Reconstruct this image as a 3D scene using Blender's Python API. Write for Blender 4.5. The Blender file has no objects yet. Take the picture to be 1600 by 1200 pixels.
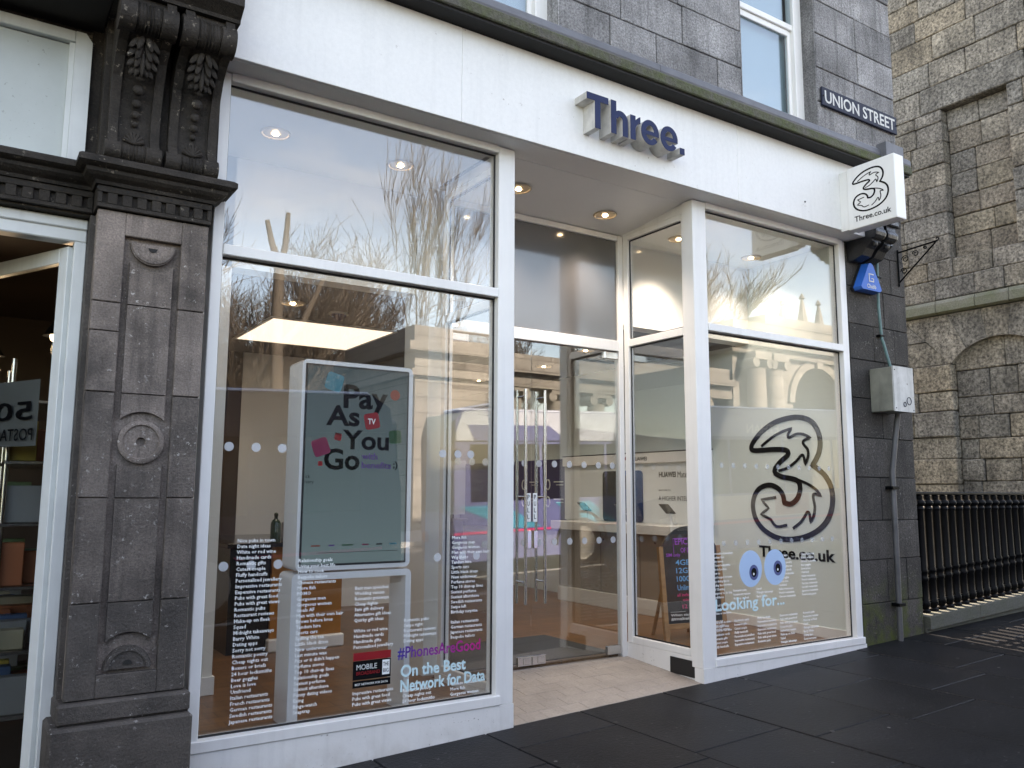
import bpy, math, random
from mathutils import Vector, Matrix
R = math.radians
random.seed(7)
S = bpy.context.scene
C = S.collection

# ------------------------------------------------------------------ camera, sky, sun, exposure
cam = bpy.data.cameras.new('camera'); cam.lens = 36.0 * 1296.3 / 1600.0; cam.sensor_width = 36.0
cam.clip_start = 0.05; cam.clip_end = 2000
camo = bpy.data.objects.new('camera', cam); C.objects.link(camo)
yaw, pitch, roll = 0.581565, 0.130664, 0.004389
f = Vector((math.sin(yaw) * math.cos(pitch), math.cos(yaw) * math.cos(pitch), math.sin(pitch)))
r = Vector((math.cos(yaw), -math.sin(yaw), 0)); u = r.cross(f)
r2 = r * math.cos(roll) + u * math.sin(roll); u2 = -r * math.sin(roll) + u * math.cos(roll)
m = Matrix.Identity(4)
for i in range(3):
    m[i][0], m[i][1], m[i][2] = r2[i], u2[i], -f[i]
m[0][3], m[1][3], m[2][3] = 0.0, -4.692, 1.5
camo.matrix_world = m
S.camera = camo

SUN_EL, SUN_AZ = 30.0, 9.5          # sun stands behind the shop, a little to the right
W = bpy.data.worlds.new('World'); S.world = W; W.use_nodes = True
nt = W.node_tree; nt.nodes.clear()
wo = nt.nodes.new('ShaderNodeOutputWorld'); bg = nt.nodes.new('ShaderNodeBackground')
sky = nt.nodes.new('ShaderNodeTexSky'); sky.sky_type = 'NISHITA'; sky.sun_disc = False
sky.sun_elevation = R(SUN_EL); sky.sun_rotation = R(SUN_AZ); sky.altitude = 20
sky.air_density = 1.0; sky.dust_density = 0.5; sky.ozone_density = 2.2
tc = nt.nodes.new('ShaderNodeTexCoord')
mp = nt.nodes.new('ShaderNodeMapping'); mp.inputs['Scale'].default_value = (1, 1, 2.6); mp.inputs['Location'].default_value = (3.1, 1.7, 0.4)
nz = nt.nodes.new('ShaderNodeTexNoise'); nz.inputs['Scale'].default_value = 1.7; nz.inputs['Detail'].default_value = 7
nz.inputs['Roughness'].default_value = 0.58
cr = nt.nodes.new('ShaderNodeValToRGB'); cr.color_ramp.elements[0].position = 0.50; cr.color_ramp.elements[1].position = 0.80
cr.color_ramp.elements[0].color = (0.05, 0.05, 0.05, 1); cr.color_ramp.elements[1].color = (0.6, 0.6, 0.6, 1)
cl = nt.nodes.new('ShaderNodeMixRGB'); cl.inputs['Color2'].default_value = (6.2, 6.3, 6.5, 1)
nt.links.new(tc.outputs['Generated'], mp.inputs['Vector']); nt.links.new(mp.outputs[0], nz.inputs['Vector'])
nt.links.new(nz.outputs['Fac'], cr.inputs['Fac']); nt.links.new(cr.outputs['Color'], cl.inputs['Fac'])
nt.links.new(sky.outputs[0], cl.inputs['Color1']); nt.links.new(cl.outputs[0], bg.inputs['Color'])
bg.inputs['Strength'].default_value = 0.145
nt.links.new(bg.outputs[0], wo.inputs['Surface'])

sl = bpy.data.lights.new('sun', 'SUN'); sl.energy = 5.0; sl.angle = R(0.5); sl.color = (1.0, 0.975, 0.94)
so = bpy.data.objects.new('sun', sl); C.objects.link(so)
sd = Vector((math.sin(R(SUN_AZ)) * math.cos(R(SUN_EL)), math.cos(R(SUN_AZ)) * math.cos(R(SUN_EL)), math.sin(R(SUN_EL))))
so.rotation_euler = sd.to_track_quat('Z', 'Y').to_euler(); so.location = (8, 10, 20)

S.view_settings.view_transform = 'Standard'; S.view_settings.look = 'None'
S.view_settings.exposure = 2.56; S.view_settings.gamma = 1.0
S.view_settings.use_white_balance = True; S.view_settings.white_balance_temperature = 8900; S.view_settings.white_balance_tint = 18
S.render.engine = 'CYCLES'
S.cycles.max_bounces = 10; S.cycles.transparent_max_bounces = 24; S.cycles.glossy_bounces = 5
S.cycles.diffuse_bounces = 4; S.cycles.use_denoising = True; S.cycles.sample_clamp_indirect = 8.0
S.cycles.caustics_reflective = False; S.cycles.caustics_refractive = False

# ------------------------------------------------------------------ materials
def lin(h):
    v = [int(h[i:i + 2], 16) / 255 for i in (0, 2, 4)]
    return tuple(((c + .055) / 1.055) ** 2.4 if c > .04045 else c / 12.92 for c in v)
def nodes(name):
    ma = bpy.data.materials.new(name); ma.use_nodes = True
    n = ma.node_tree.nodes; n.clear()
    return ma, n, ma.node_tree.links
def ramp(n, p0, c0, p1, c1):
    e = n.new('ShaderNodeValToRGB'); e.color_ramp.elements[0].position = p0; e.color_ramp.elements[1].position = p1
    e.color_ramp.elements[0].color = (*c0, 1); e.color_ramp.elements[1].color = (*c1, 1)
    return e
def noise(n, l, vec, scale, detail=5, rough=.55):
    e = n.new('ShaderNodeTexNoise'); e.inputs['Scale'].default_value = scale; e.inputs['Detail'].default_value = detail
    e.inputs['Roughness'].default_value = rough
    if vec is not None: l.new(vec, e.inputs['Vector'])
    return e
def mix(n, l, fac, a, b, mode='MIX'):
    e = n.new('ShaderNodeMixRGB'); e.blend_type = mode
    for k, v in (('Fac', fac), ('Color1', a), ('Color2', b)):
        if isinstance(v, (int, float)): e.inputs[k].default_value = v
        elif isinstance(v, tuple): e.inputs[k].default_value = (*v, 1)
        else: l.new(v, e.inputs[k])
    return e.outputs[0]
def mat(name, col, rough=.5, metal=0., var=0., vscale=3., col2=None, grain=0., gscale=120., bump=0., bscale=60.,
        blockvar=0., blockcols=None, streak=0., specks=None, moss=None, coat=0., spec=.5, emit=None, estr=0.):
    """base colour + broad stains (var), grain, vertical streaks, pale specks, moss, per-block variation, bump"""
    ma, n, l = nodes(name)
    out = n.new('ShaderNodeOutputMaterial'); b = n.new('ShaderNodeBsdfPrincipled'); l.new(b.outputs[0], out.inputs[0])
    b.inputs['Roughness'].default_value = rough; b.inputs['Metallic'].default_value = metal
    b.inputs['Coat Weight'].default_value = coat; b.inputs['Coat Roughness'].default_value = .06
    b.inputs['Specular IOR Level'].default_value = spec
    geo = n.new('ShaderNodeNewGeometry'); pos = geo.outputs['Position']
    c = col
    if blockcols:
        oi = n.new('ShaderNodeObjectInfo'); rp = n.new('ShaderNodeValToRGB'); rp.color_ramp.interpolation = 'CONSTANT'
        el = rp.color_ramp.elements
        while len(el) < len(blockcols): el.new(.5)
        for i, bc in enumerate(blockcols): el[i].position = i / len(blockcols); el[i].color = (*bc, 1)
        l.new(oi.outputs['Random'], rp.inputs[0]); c = rp.outputs[0]
    if blockvar:
        oi = n.new('ShaderNodeObjectInfo'); wn = n.new('ShaderNodeTexWhiteNoise'); wn.noise_dimensions = '1D'
        l.new(oi.outputs['Random'], wn.inputs['W'])
        mr = n.new('ShaderNodeMapRange'); mr.inputs['To Min'].default_value = 1 - blockvar; mr.inputs['To Max'].default_value = 1 + blockvar
        l.new(wn.outputs['Value'], mr.inputs['Value'])
        c = mix(n, l, 1., c, mr.outputs[0], 'MULTIPLY')
    if var:
        a = noise(n, l, pos, vscale, 6, .6); rp = ramp(n, .34, (0, 0, 0), .68, (1, 1, 1)); l.new(a.outputs['Fac'], rp.inputs[0])
        if col2 is None: d = mix(n, l, 1., c, (1 - var, 1 - var, 1 - var), 'MULTIPLY')
        else: d = col2
        mf = n.new('ShaderNodeMath'); mf.operation = 'MULTIPLY'; mf.inputs[1].default_value = 1. if col2 is None else var
        l.new(rp.outputs[0], mf.inputs[0]); c = mix(n, l, mf.outputs[0], c, d)
    if streak:
        mp = n.new('ShaderNodeMapping'); mp.inputs['Scale'].default_value = (9, 9, .55); l.new(pos, mp.inputs['Vector'])
        a = noise(n, l, mp.outputs[0], 1.6, 5, .65); rp = ramp(n, .5, (1, 1, 1), .72, (1 - streak,) * 3); l.new(a.outputs['Fac'], rp.inputs[0])
        c = mix(n, l, 1., c, rp.outputs[0], 'MULTIPLY')
    if grain:
        a = noise(n, l, pos, gscale, 3, .7); rp = ramp(n, .33, (1 - grain,) * 3, .67, (1 + grain,) * 3); l.new(a.outputs['Fac'], rp.inputs[0])
        c = mix(n, l, 1., c, rp.outputs[0], 'MULTIPLY')
    if specks:
        a = noise(n, l, pos, specks[1], 4, .75); rp = ramp(n, specks[2], (0, 0, 0), specks[2] + .03, (1, 1, 1)); l.new(a.outputs['Fac'], rp.inputs[0])
        a2 = noise(n, l, pos, specks[1] * .12, 3, .6); rp2 = ramp(n, .45, (0, 0, 0), .62, (1, 1, 1)); l.new(a2.outputs['Fac'], rp2.inputs[0])
        mm = n.new('ShaderNodeMath'); mm.operation = 'MULTIPLY'; l.new(rp.outputs[0], mm.inputs[0]); l.new(rp2.outputs[0], mm.inputs[1])
        c = mix(n, l, mm.outputs[0], c, specks[0])
    if moss:   # (colour, z below which it grows)
        sx = n.new('ShaderNodeSeparateXYZ'); l.new(pos, sx.inputs[0])
        mr = n.new('ShaderNodeMapRange'); mr.inputs['From Min'].default_value = moss[1]; mr.inputs['From Max'].default_value = moss[1] - moss[2]
        l.new(sx.outputs['Z'], mr.inputs['Value'])
        a = noise(n, l, pos, moss[3], 5, .6); rp = ramp(n, .42, (0, 0, 0), .62, (1, 1, 1)); l.new(a.outputs['Fac'], rp.inputs[0])
        mm = n.new('ShaderNodeMath'); mm.operation = 'MULTIPLY'; l.new(rp.outputs[0], mm.inputs[0]); l.new(mr.outputs[0], mm.inputs[1])
        c = mix(n, l, mm.outputs[0], c, moss[0])
    if isinstance(c, tuple): b.inputs['Base Color'].default_value = (*c, 1)
    else: l.new(c, b.inputs['Base Color'])
    if bump:
        a = noise(n, l, pos, bscale, 6, .65); bp = n.new('ShaderNodeBump'); bp.inputs['Strength'].default_value = bump
        bp.inputs['Distance'].default_value = .02; l.new(a.outputs['Fac'], bp.inputs['Height']); l.new(bp.outputs[0], b.inputs['Normal'])
    if emit:
        b.inputs['Emission Color'].default_value = (*emit, 1); b.inputs['Emission Strength'].default_value = estr
    return ma
def glass_mat(name, tint=(.975, .985, .98), f0=.095, wav=0.):
    """flat pane: clear transmission plus a mirror coat that grows towards grazing angles; same from both sides"""
    ma, n, l = nodes(name)
    out = n.new('ShaderNodeOutputMaterial'); tr = n.new('ShaderNodeBsdfTransparent'); gl = n.new('ShaderNodeBsdfGlossy')
    tr.inputs[0].default_value = (*tint, 1); gl.inputs['Roughness'].default_value = 0.0; gl.inputs[0].default_value = (1, 1, 1, 1)
    lw = n.new('ShaderNodeLayerWeight'); lw.inputs['Blend'].default_value = .5
    pw = n.new('ShaderNodeMath'); pw.operation = 'POWER'; pw.inputs[1].default_value = 5.
    l.new(lw.outputs['Facing'], pw.inputs[0])
    ml = n.new('ShaderNodeMath'); ml.operation = 'MULTIPLY_ADD'; ml.inputs[1].default_value = 1 - f0; ml.inputs[2].default_value = f0
    l.new(pw.outputs[0], ml.inputs[0])
    if wav:
        geo = n.new('ShaderNodeNewGeometry'); a = noise(n, l, geo.outputs['Position'], 1.3, 1, .4); bp = n.new('ShaderNodeBump')
        bp.inputs['Strength'].default_value = wav; bp.inputs['Distance'].default_value = .01
        l.new(a.outputs['Fac'], bp.inputs['Height']); l.new(bp.outputs[0], gl.inputs['Normal'])
    mx = n.new('ShaderNodeMixShader'); l.new(ml.outputs[0], mx.inputs[0]); l.new(tr.outputs[0], mx.inputs[1]); l.new(gl.outputs[0], mx.inputs[2])
    l.new(mx.outputs[0], out.inputs[0])
    return ma
def film_mat(name, col, alpha):
    ma, n, l = nodes(name)
    out = n.new('ShaderNodeOutputMaterial'); tr = n.new('ShaderNodeBsdfTransparent'); df = n.new('ShaderNodeBsdfPrincipled')
    df.inputs['Base Color'].default_value = (*col, 1); df.inputs['Roughness'].default_value = .5
    mx = n.new('ShaderNodeMixShader'); mx.inputs[0].default_value = alpha
    l.new(tr.outputs[0], mx.inputs[1]); l.new(df.outputs[0], mx.inputs[2]); l.new(mx.outputs[0], out.inputs[0])
    return ma
def grad_mat(name, axis, lo, hi, c0, c1, emit=0., rough=.4, coat=0.):
    """print whose ink runs from one colour to another along a world axis"""
    ma, n, l = nodes(name)
    out = n.new('ShaderNodeOutputMaterial'); b = n.new('ShaderNodeBsdfPrincipled'); l.new(b.outputs[0], out.inputs[0])
    geo = n.new('ShaderNodeNewGeometry'); sx = n.new('ShaderNodeSeparateXYZ'); l.new(geo.outputs['Position'], sx.inputs[0])
    mr = n.new('ShaderNodeMapRange'); mr.inputs['From Min'].default_value = lo; mr.inputs['From Max'].default_value = hi
    l.new(sx.outputs[axis], mr.inputs['Value']); rp = ramp(n, 0, c0, 1, c1); l.new(mr.outputs[0], rp.inputs[0])
    b.inputs['Roughness'].default_value = rough; b.inputs['Coat Weight'].default_value = coat; b.inputs['Coat Roughness'].default_value = .02
    if emit:
        b.inputs['Base Color'].default_value = (.01, .01, .01, 1); l.new(rp.outputs[0], b.inputs['Emission Color']); b.inputs['Emission Strength'].default_value = emit
    else: l.new(rp.outputs[0], b.inputs['Base Color'])
    return ma
def wood_mat(name, c0, c1, scale=(1, 9, 1), rough=.35, boards=None):
    ma, n, l = nodes(name)
    out = n.new('ShaderNodeOutputMaterial'); b = n.new('ShaderNodeBsdfPrincipled'); l.new(b.outputs[0], out.inputs[0])
    geo = n.new('ShaderNodeNewGeometry'); mp = n.new('ShaderNodeMapping'); mp.inputs['Scale'].default_value = scale
    l.new(geo.outputs['Position'], mp.inputs['Vector']); a = noise(n, l, mp.outputs[0], 3., 6, .6)
    rp = ramp(n, .3, c0, .7, c1); l.new(a.outputs['Fac'], rp.inputs[0]); c = rp.outputs[0]
    if boards:
        br = n.new('ShaderNodeTexBrick'); br.inputs['Scale'].default_value = 1.; br.inputs['Mortar Size'].default_value = .004
        br.inputs['Brick Width'].default_value = boards[0]; br.inputs['Row Height'].default_value = boards[1]
        br.inputs['Color1'].default_value = (1, 1, 1, 1); br.inputs['Color2'].default_value = (.72, .72, .72, 1); br.inputs['Mortar'].default_value = (.25, .25, .25, 1)
        l.new(geo.outputs['Position'], br.inputs['Vector']); c = mix(n, l, 1., c, br.outputs[0], 'MULTIPLY')
    l.new(c, b.inputs['Base Color']); b.inputs['Roughness'].default_value = rough
    return ma

M = {}
M['fascia'] = mat('fascia_white_paint', (.80, .80, .775), .42, var=.07, vscale=.9, streak=.05, grain=.03, gscale=30, specks=((.45, .42, .38), 16, .66), bump=.05, bscale=90)
M['frame'] = mat('frame_white_paint', (.80, .80, .78), .38, var=.08, vscale=2.2, streak=.07, bump=.03, bscale=40)
M['base'] = mat('skirting_white_paint', (.80, .80, .78), .42, var=.06, vscale=3, streak=.10, specks=((.16, .13, .11), 38, .63), moss=((.50, .47, .42), .10, .28, 7), bump=.05, bscale=50)
M['cream'] = mat('interior_white_paint', (.74, .74, .70), .6, var=.03, vscale=.6)
M['ceiling'] = mat('soffit_paint', (.80, .80, .79), .5, var=.05, vscale=1.2)
M['gasket'] = mat('black_rubber', (.012, .012, .013), .5)
M['glass'] = glass_mat('window_glass', wav=.02)
M['glass2'] = glass_mat('door_glass', tint=(.95, .97, .96), wav=.015)
M['sash'] = glass_mat('sash_glass', tint=(.8, .86, .88), f0=.14, wav=.05)
M['spandrel'] = mat('grey_backed_glass', (.115, .113, .112), .12, spec=.5, coat=1.)
M['chrome'] = mat('brushed_steel', (.62, .61, .60), .22, metal=1., var=.1, vscale=20)
M['vinyl'] = mat('white_vinyl', (.84, .88, .88), .5)
M['paleblue'] = mat('pale_blue_vinyl', (.55, .78, .82), .5)
M['eyeblue'] = film_mat('eye_blue_film', (.42, .62, .86), .86)
M['dot'] = film_mat('frosted_dot', (.66, .70, .73), .45)
M['dot2'] = film_mat('faint_frosted_dot', (.60, .66, .70), .22)
M['black'] = mat('black_print', (.006, .006, .007), .6, spec=.08)
M['navy'] = mat('navy_acrylic', (.016, .028, .085), .55, var=.2, vscale=9, spec=.2)
M['letterside'] = mat('letter_return_paint', (.66, .64, .60), .5, var=.3, vscale=9, streak=.25)
M['granite'] = mat('grey_granite', (.315, .312, .312), .85, blockvar=.2, var=.6, vscale=1.9, grain=.45, gscale=60, streak=.5, bump=.9, bscale=40)
M['granite_dark'] = mat('sooty_granite', (.064, .058, .052), .75, spec=.3, blockvar=.28, var=.55, vscale=3.2, grain=.5, gscale=60, streak=.35, specks=((.24, .235, .22), 30, .615), moss=((.060, .078, .012), .80, .45, 5), bump=.4, bscale=60)
M['pilaster'] = mat('weathered_pilaster_stone', (.262, .214, .185), .75, blockvar=.12, var=.72, vscale=2.6, grain=.3, gscale=110, streak=.5, specks=((.48, .45, .42), 34, .62), bump=.45, bscale=70)
M['pilaster_low'] = mat('soot_black_plinth_stone', (.088, .075, .066), .7, var=.6, vscale=4, grain=.28, gscale=100, specks=((.40, .38, .36), 36, .615), bump=.45, bscale=60)
M['pilaster_mid'] = mat('stained_pilaster_stone', (.165, .136, .118), .75, blockvar=.12, var=.7, vscale=2.8, grain=.3, gscale=100, streak=.5, specks=((.44, .42, .39), 34, .60), bump=.5, bscale=70)
M['carved'] = mat('soot_black_carving', (.043, .036, .030), .7, spec=.25, var=.6, vscale=6, grain=.25, gscale=90, specks=((.22, .19, .155), 26, .615), bump=.4, bscale=70)
M['mortar'] = mat('grey_mortar', (.17, .165, .15), .9, var=.4, vscale=3, bump=.4, bscale=80)
M['mortar_dark'] = mat('dark_mortar', (.030, .030, .030), .9, var=.3, vscale=3)
M['church'] = mat('brown_granite_ashlar', (.2, .18, .15), .85, blockcols=[(.250, .226, .186), (.232, .213, .180), (.258, .228, .180), (.212, .198, .170), (.242, .216, .173), (.266, .228, .172), (.236, .214, .180), (.220, .206, .180)],
                  blockvar=.14, var=.6, vscale=2.0, grain=.75, gscale=24, bump=1.0, bscale=22, streak=.4)
M['church_warm'] = mat('tan_granite_ashlar', (.25, .2, .13), .85, blockcols=[(.258, .204, .140), (.235, .208, .165), (.215, .193, .158), (.262, .225, .165), (.205, .188, .158), (.240, .205, .158)],
                  blockvar=.12, var=.45, vscale=2.2, grain=.7, gscale=24, bump=1.0, bscale=26)
M['church_mortar'] = mat('sandy_mortar', (.25, .215, .16), .9, var=.35, vscale=4, bump=.4, bscale=60)
M['string'] = mat('mossy_string_course', (.175, .172, .140), .85, blockvar=.1, var=.7, vscale=3, col2=(.085, .105, .045), grain=.25, gscale=60, bump=.4, bscale=50)
M['coping'] = mat('mossy_coping', (.080, .082, .070), .8, blockvar=.12, var=.6, vscale=4, col2=(.06, .068, .035), grain=.3, gscale=70, bump=.4, bscale=60)
M['lead'] = mat('lead_flashing', (.13, .135, .15), .5, var=.3, vscale=5, bump=.2, bscale=14)
M['mossy_ledge'] = mat('mossy_ledge_stone', (.085, .080, .065), .85, var=.85, vscale=7, col2=(.050, .070, .010), grain=.3, gscale=60, bump=.6, bscale=40)
M['ledge_dark'] = mat('matt_near_black', (.012, .012, .012), .8)  # even near-black
M['slab'] = mat('dark_slate_slab', (.0105, .0112, .0130), .50, spec=.15, blockvar=.30, var=.45, vscale=2.2, grain=.28, gscale=70, specks=((.080, .080, .080), 22, .625), bump=.22, bscale=45)
M['joint'] = mat('slab_joint', (.050, .050, .050), .9, var=.4, vscale=6)
M['tile'] = mat('buff_floor_tile', (.30, .265, .232), .55, blockvar=.03, var=.22, vscale=3.5, grain=.12, gscale=60, specks=((.13, .10, .075), 40, .635), bump=.1, bscale=60)
M['grout'] = mat('tile_grout', (.255, .226, .196), .9, var=.3, vscale=6)
M['gum'] = mat('trodden_gum', (.12, .12, .118), .7)
M['asphalt'] = mat('asphalt', (.05, .05, .052), .85, var=.25, vscale=.6, grain=.3, gscale=60, bump=.3, bscale=80)
M['ground'] = mat('ground_earth', (.08, .085, .06), .95, var=.3, vscale=.2)
M['kerb'] = mat('granite_kerb', (.25, .25, .25), .8, var=.2, vscale=2, grain=.25, gscale=60)
M['iron'] = mat('black_gloss_iron', (.0022, .0025, .003), .45, var=.2, vscale=14, spec=.10, bump=.1, bscale=40)
M['floorwood'] = wood_mat('oak_floor', (.135, .060, .022), (.225, .108, .042), (9, 1, 1), .32, boards=(1.4, .13))
M['doormat'] = mat('charcoal_door_mat', (.022, .023, .024), .9, grain=.3, gscale=200)
M['kiosk'] = mat('white_gloss_plastic', (.80, .80, .80), .18, coat=.4)
M['screen'] = grad_mat('screen_picture', 'Z', 1.10, 2.25, (.15, .28, .37), (.045, .095, .135), emit=.10, coat=.25)
M['orange'] = mat('orange_wood_veneer', (.42, .17, .035), .4, var=.2, vscale=3)
M['blackgloss'] = mat('black_gloss_laminate', (.012, .012, .013), .2, coat=.3)
M['brown'] = mat('brown_laminate', (.075, .052, .038), .5)
M['teal'] = mat('teal_conduit_paint', (.10, .20, .20), .5, var=.3, vscale=8)
M['pipe'] = mat('grey_pipe_paint', (.09, .092, .095), .45, var=.4, vscale=7, bump=.1, bscale=30)
M['boxpaint'] = mat('meter_box_enamel', (.52, .53, .52), .45, var=.3, vscale=6, streak=.35, specks=((.10, .07, .05), 30, .63))
M['boxside'] = mat('meter_box_darker_case', (.23, .23, .19), .5, var=.35, vscale=6, streak=.4)  # case coloured darker than the lid
M['alarmblue'] = mat('alarm_blue_plastic', (.006, .115, .46), .4, spec=.3)
M['signplate'] = mat('street_plate_enamel', (.016, .020, .040), .5, var=.3, vscale=8, spec=.2)
M['whitepaint'] = mat('white_letter_paint', (.60, .60, .57), .5, var=.25, vscale=14)
M['neigh'] = mat('grey_white_joinery_paint', (.66, .69, .68), .4, var=.12, vscale=4, streak=.1)
M['neighpanel'] = mat('frosted_transom_panel', (.46, .50, .48), .35, var=.15, vscale=2, specks=((.2, .2, .18), 50, .64))
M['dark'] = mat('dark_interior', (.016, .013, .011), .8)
M['darkbrown'] = mat('dark_brown_interior', (.045, .030, .020), .6)
M['slate_roof'] = mat('slate_roof', (.06, .065, .07), .6)
M['chalk'] = mat('chalkboard', (.018, .020, .024), .6)
M['aframe'] = wood_mat('pale_pine_frame', (.30, .16, .07), (.42, .24, .11), (3, 3, 12), .5)
M['pink'] = mat('pink_chalk', (.80, .05, .22), .7); M['cyan'] = mat('blue_chalk', (.12, .42, .72), .7); M['purple'] = mat('purple_chalk', (.42, .08, .55), .7)
M['red'] = mat('red_print', (.30, .012, .018), .4); M['green'] = mat('green_print', (.012, .07, .028), .4); M['aqua'] = mat('turquoise_print', (.03, .20, .25), .4)
M['magenta'] = mat('magenta_print', (.22, .015, .06), .4); M['violet'] = mat('violet_print', (.09, .03, .18), .4); M['orangered'] = mat('orange_red_print', (.28, .05, .028), .4)
M['phonesgood'] = grad_mat('blue_to_magenta_print', 'X', 2.28, 2.86, (.03, .03, .30), (.55, .01, .22))
M['panelgrey'] = mat('display_panel_pale_grey', (.66, .70, .70), .35)
M['panelwall'] = mat('side_wall_pale_green_white', (.68, .76, .74), .45, var=.03, vscale=.7)
M['indigo'] = mat('indigo_poster', (.035, .022, .10), .35)
M['counterfront'] = mat('counter_front_taupe', (.24, .21, .175), .4)
M['countertop'] = mat('counter_top_cream', (.60, .59, .55), .3)
M['phoneblue'] = grad_mat('blue_phone_picture', 'Z', 1.15, 1.85, (.010, .012, .05), (.015, .10, .28))
M['bottle'] = mat('green_bottle', (.012, .035, .015), .15, coat=.6)
M['panel'] = mat('ceiling_light_diffuser', (.8, .8, .75), .5, emit=(1., .95, .88), estr=.26)
M['bulb'] = mat('downlight_lamp', (.9, .9, .8), .4, emit=(1., .88, .68), estr=6.0)
M['reflector'] = mat('downlight_reflector_glow', (.85, .66, .40), .25, metal=.6, emit=(1., .76, .46), estr=.17)  # emission paints in the lamp light that the dish would bounce
M['rim'] = mat('downlight_rim', (.62, .50, .36), .35, metal=.4)
M['hallstone'] = mat('dark_brown_granite', (.10, .085, .068), .85, var=.4, vscale=.6)
M['bark'] = mat('bare_tree_bark', (.085, .070, .055), .85, var=.3, vscale=3)
M['sandstone'] = mat('pale_granite_screen', (.225, .215, .198), .8, var=.35, vscale=.8, grain=.15, gscale=12, streak=.25)
_n, _l = M['sandstone'].node_tree.nodes, M['sandstone'].node_tree.links
_b = next(q for q in _n if q.type == 'BSDF_PRINCIPLED'); _src = _b.inputs['Base Color'].links[0].from_socket
_g = _n.new('ShaderNodeNewGeometry'); _sx = _n.new('ShaderNodeSeparateXYZ'); _cx = _n.new('ShaderNodeCombineXYZ'); _br = _n.new('ShaderNodeTexBrick')
_l.new(_g.outputs['Position'], _sx.inputs[0]); _l.new(_sx.outputs['X'], _cx.inputs['X']); _l.new(_sx.outputs['Z'], _cx.inputs['Y']); _l.new(_cx.outputs[0], _br.inputs['Vector'])
for _k, _v in (('Scale', 1.), ('Brick Width', 1.3), ('Row Height', .52), ('Mortar Size', .018)): _br.inputs[_k].default_value = _v
_br.inputs['Color1'].default_value = (1, 1, 1, 1); _br.inputs['Color2'].default_value = (.82, .81, .79, 1); _br.inputs['Mortar'].default_value = (.42, .41, .40, 1)
_l.new(mix(_n, _l, 1., _src, _br.outputs['Color'], 'MULTIPLY'), _b.inputs['Base Color'])
M['buslilac'] = mat('bus_lilac_paint', (.11, .13, .28), .25, coat=.4); M['buswhite'] = mat('bus_white_paint', (.46, .51, .62), .25, coat=.4)
M['busblack'] = mat('bus_black_glass', (.010, .011, .012), .05, coat=.6); M['tyre'] = mat('tyre_rubber', (.02, .02, .02), .8); M['hub'] = mat('wheel_hub', (.38, .37, .36), .4, metal=.4)
M['buspink'] = mat('bus_pink_line', (.5, .04, .15), .4); M['busaqua'] = mat('bus_aqua_swoosh', (.03, .26, .40), .4); M['buspurple'] = mat('bus_purple_panel', (.10, .06, .25), .3)
M['hivis'] = mat('hi_vis_yellow', (.62, .85, .02), .6, emit=None)

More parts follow.
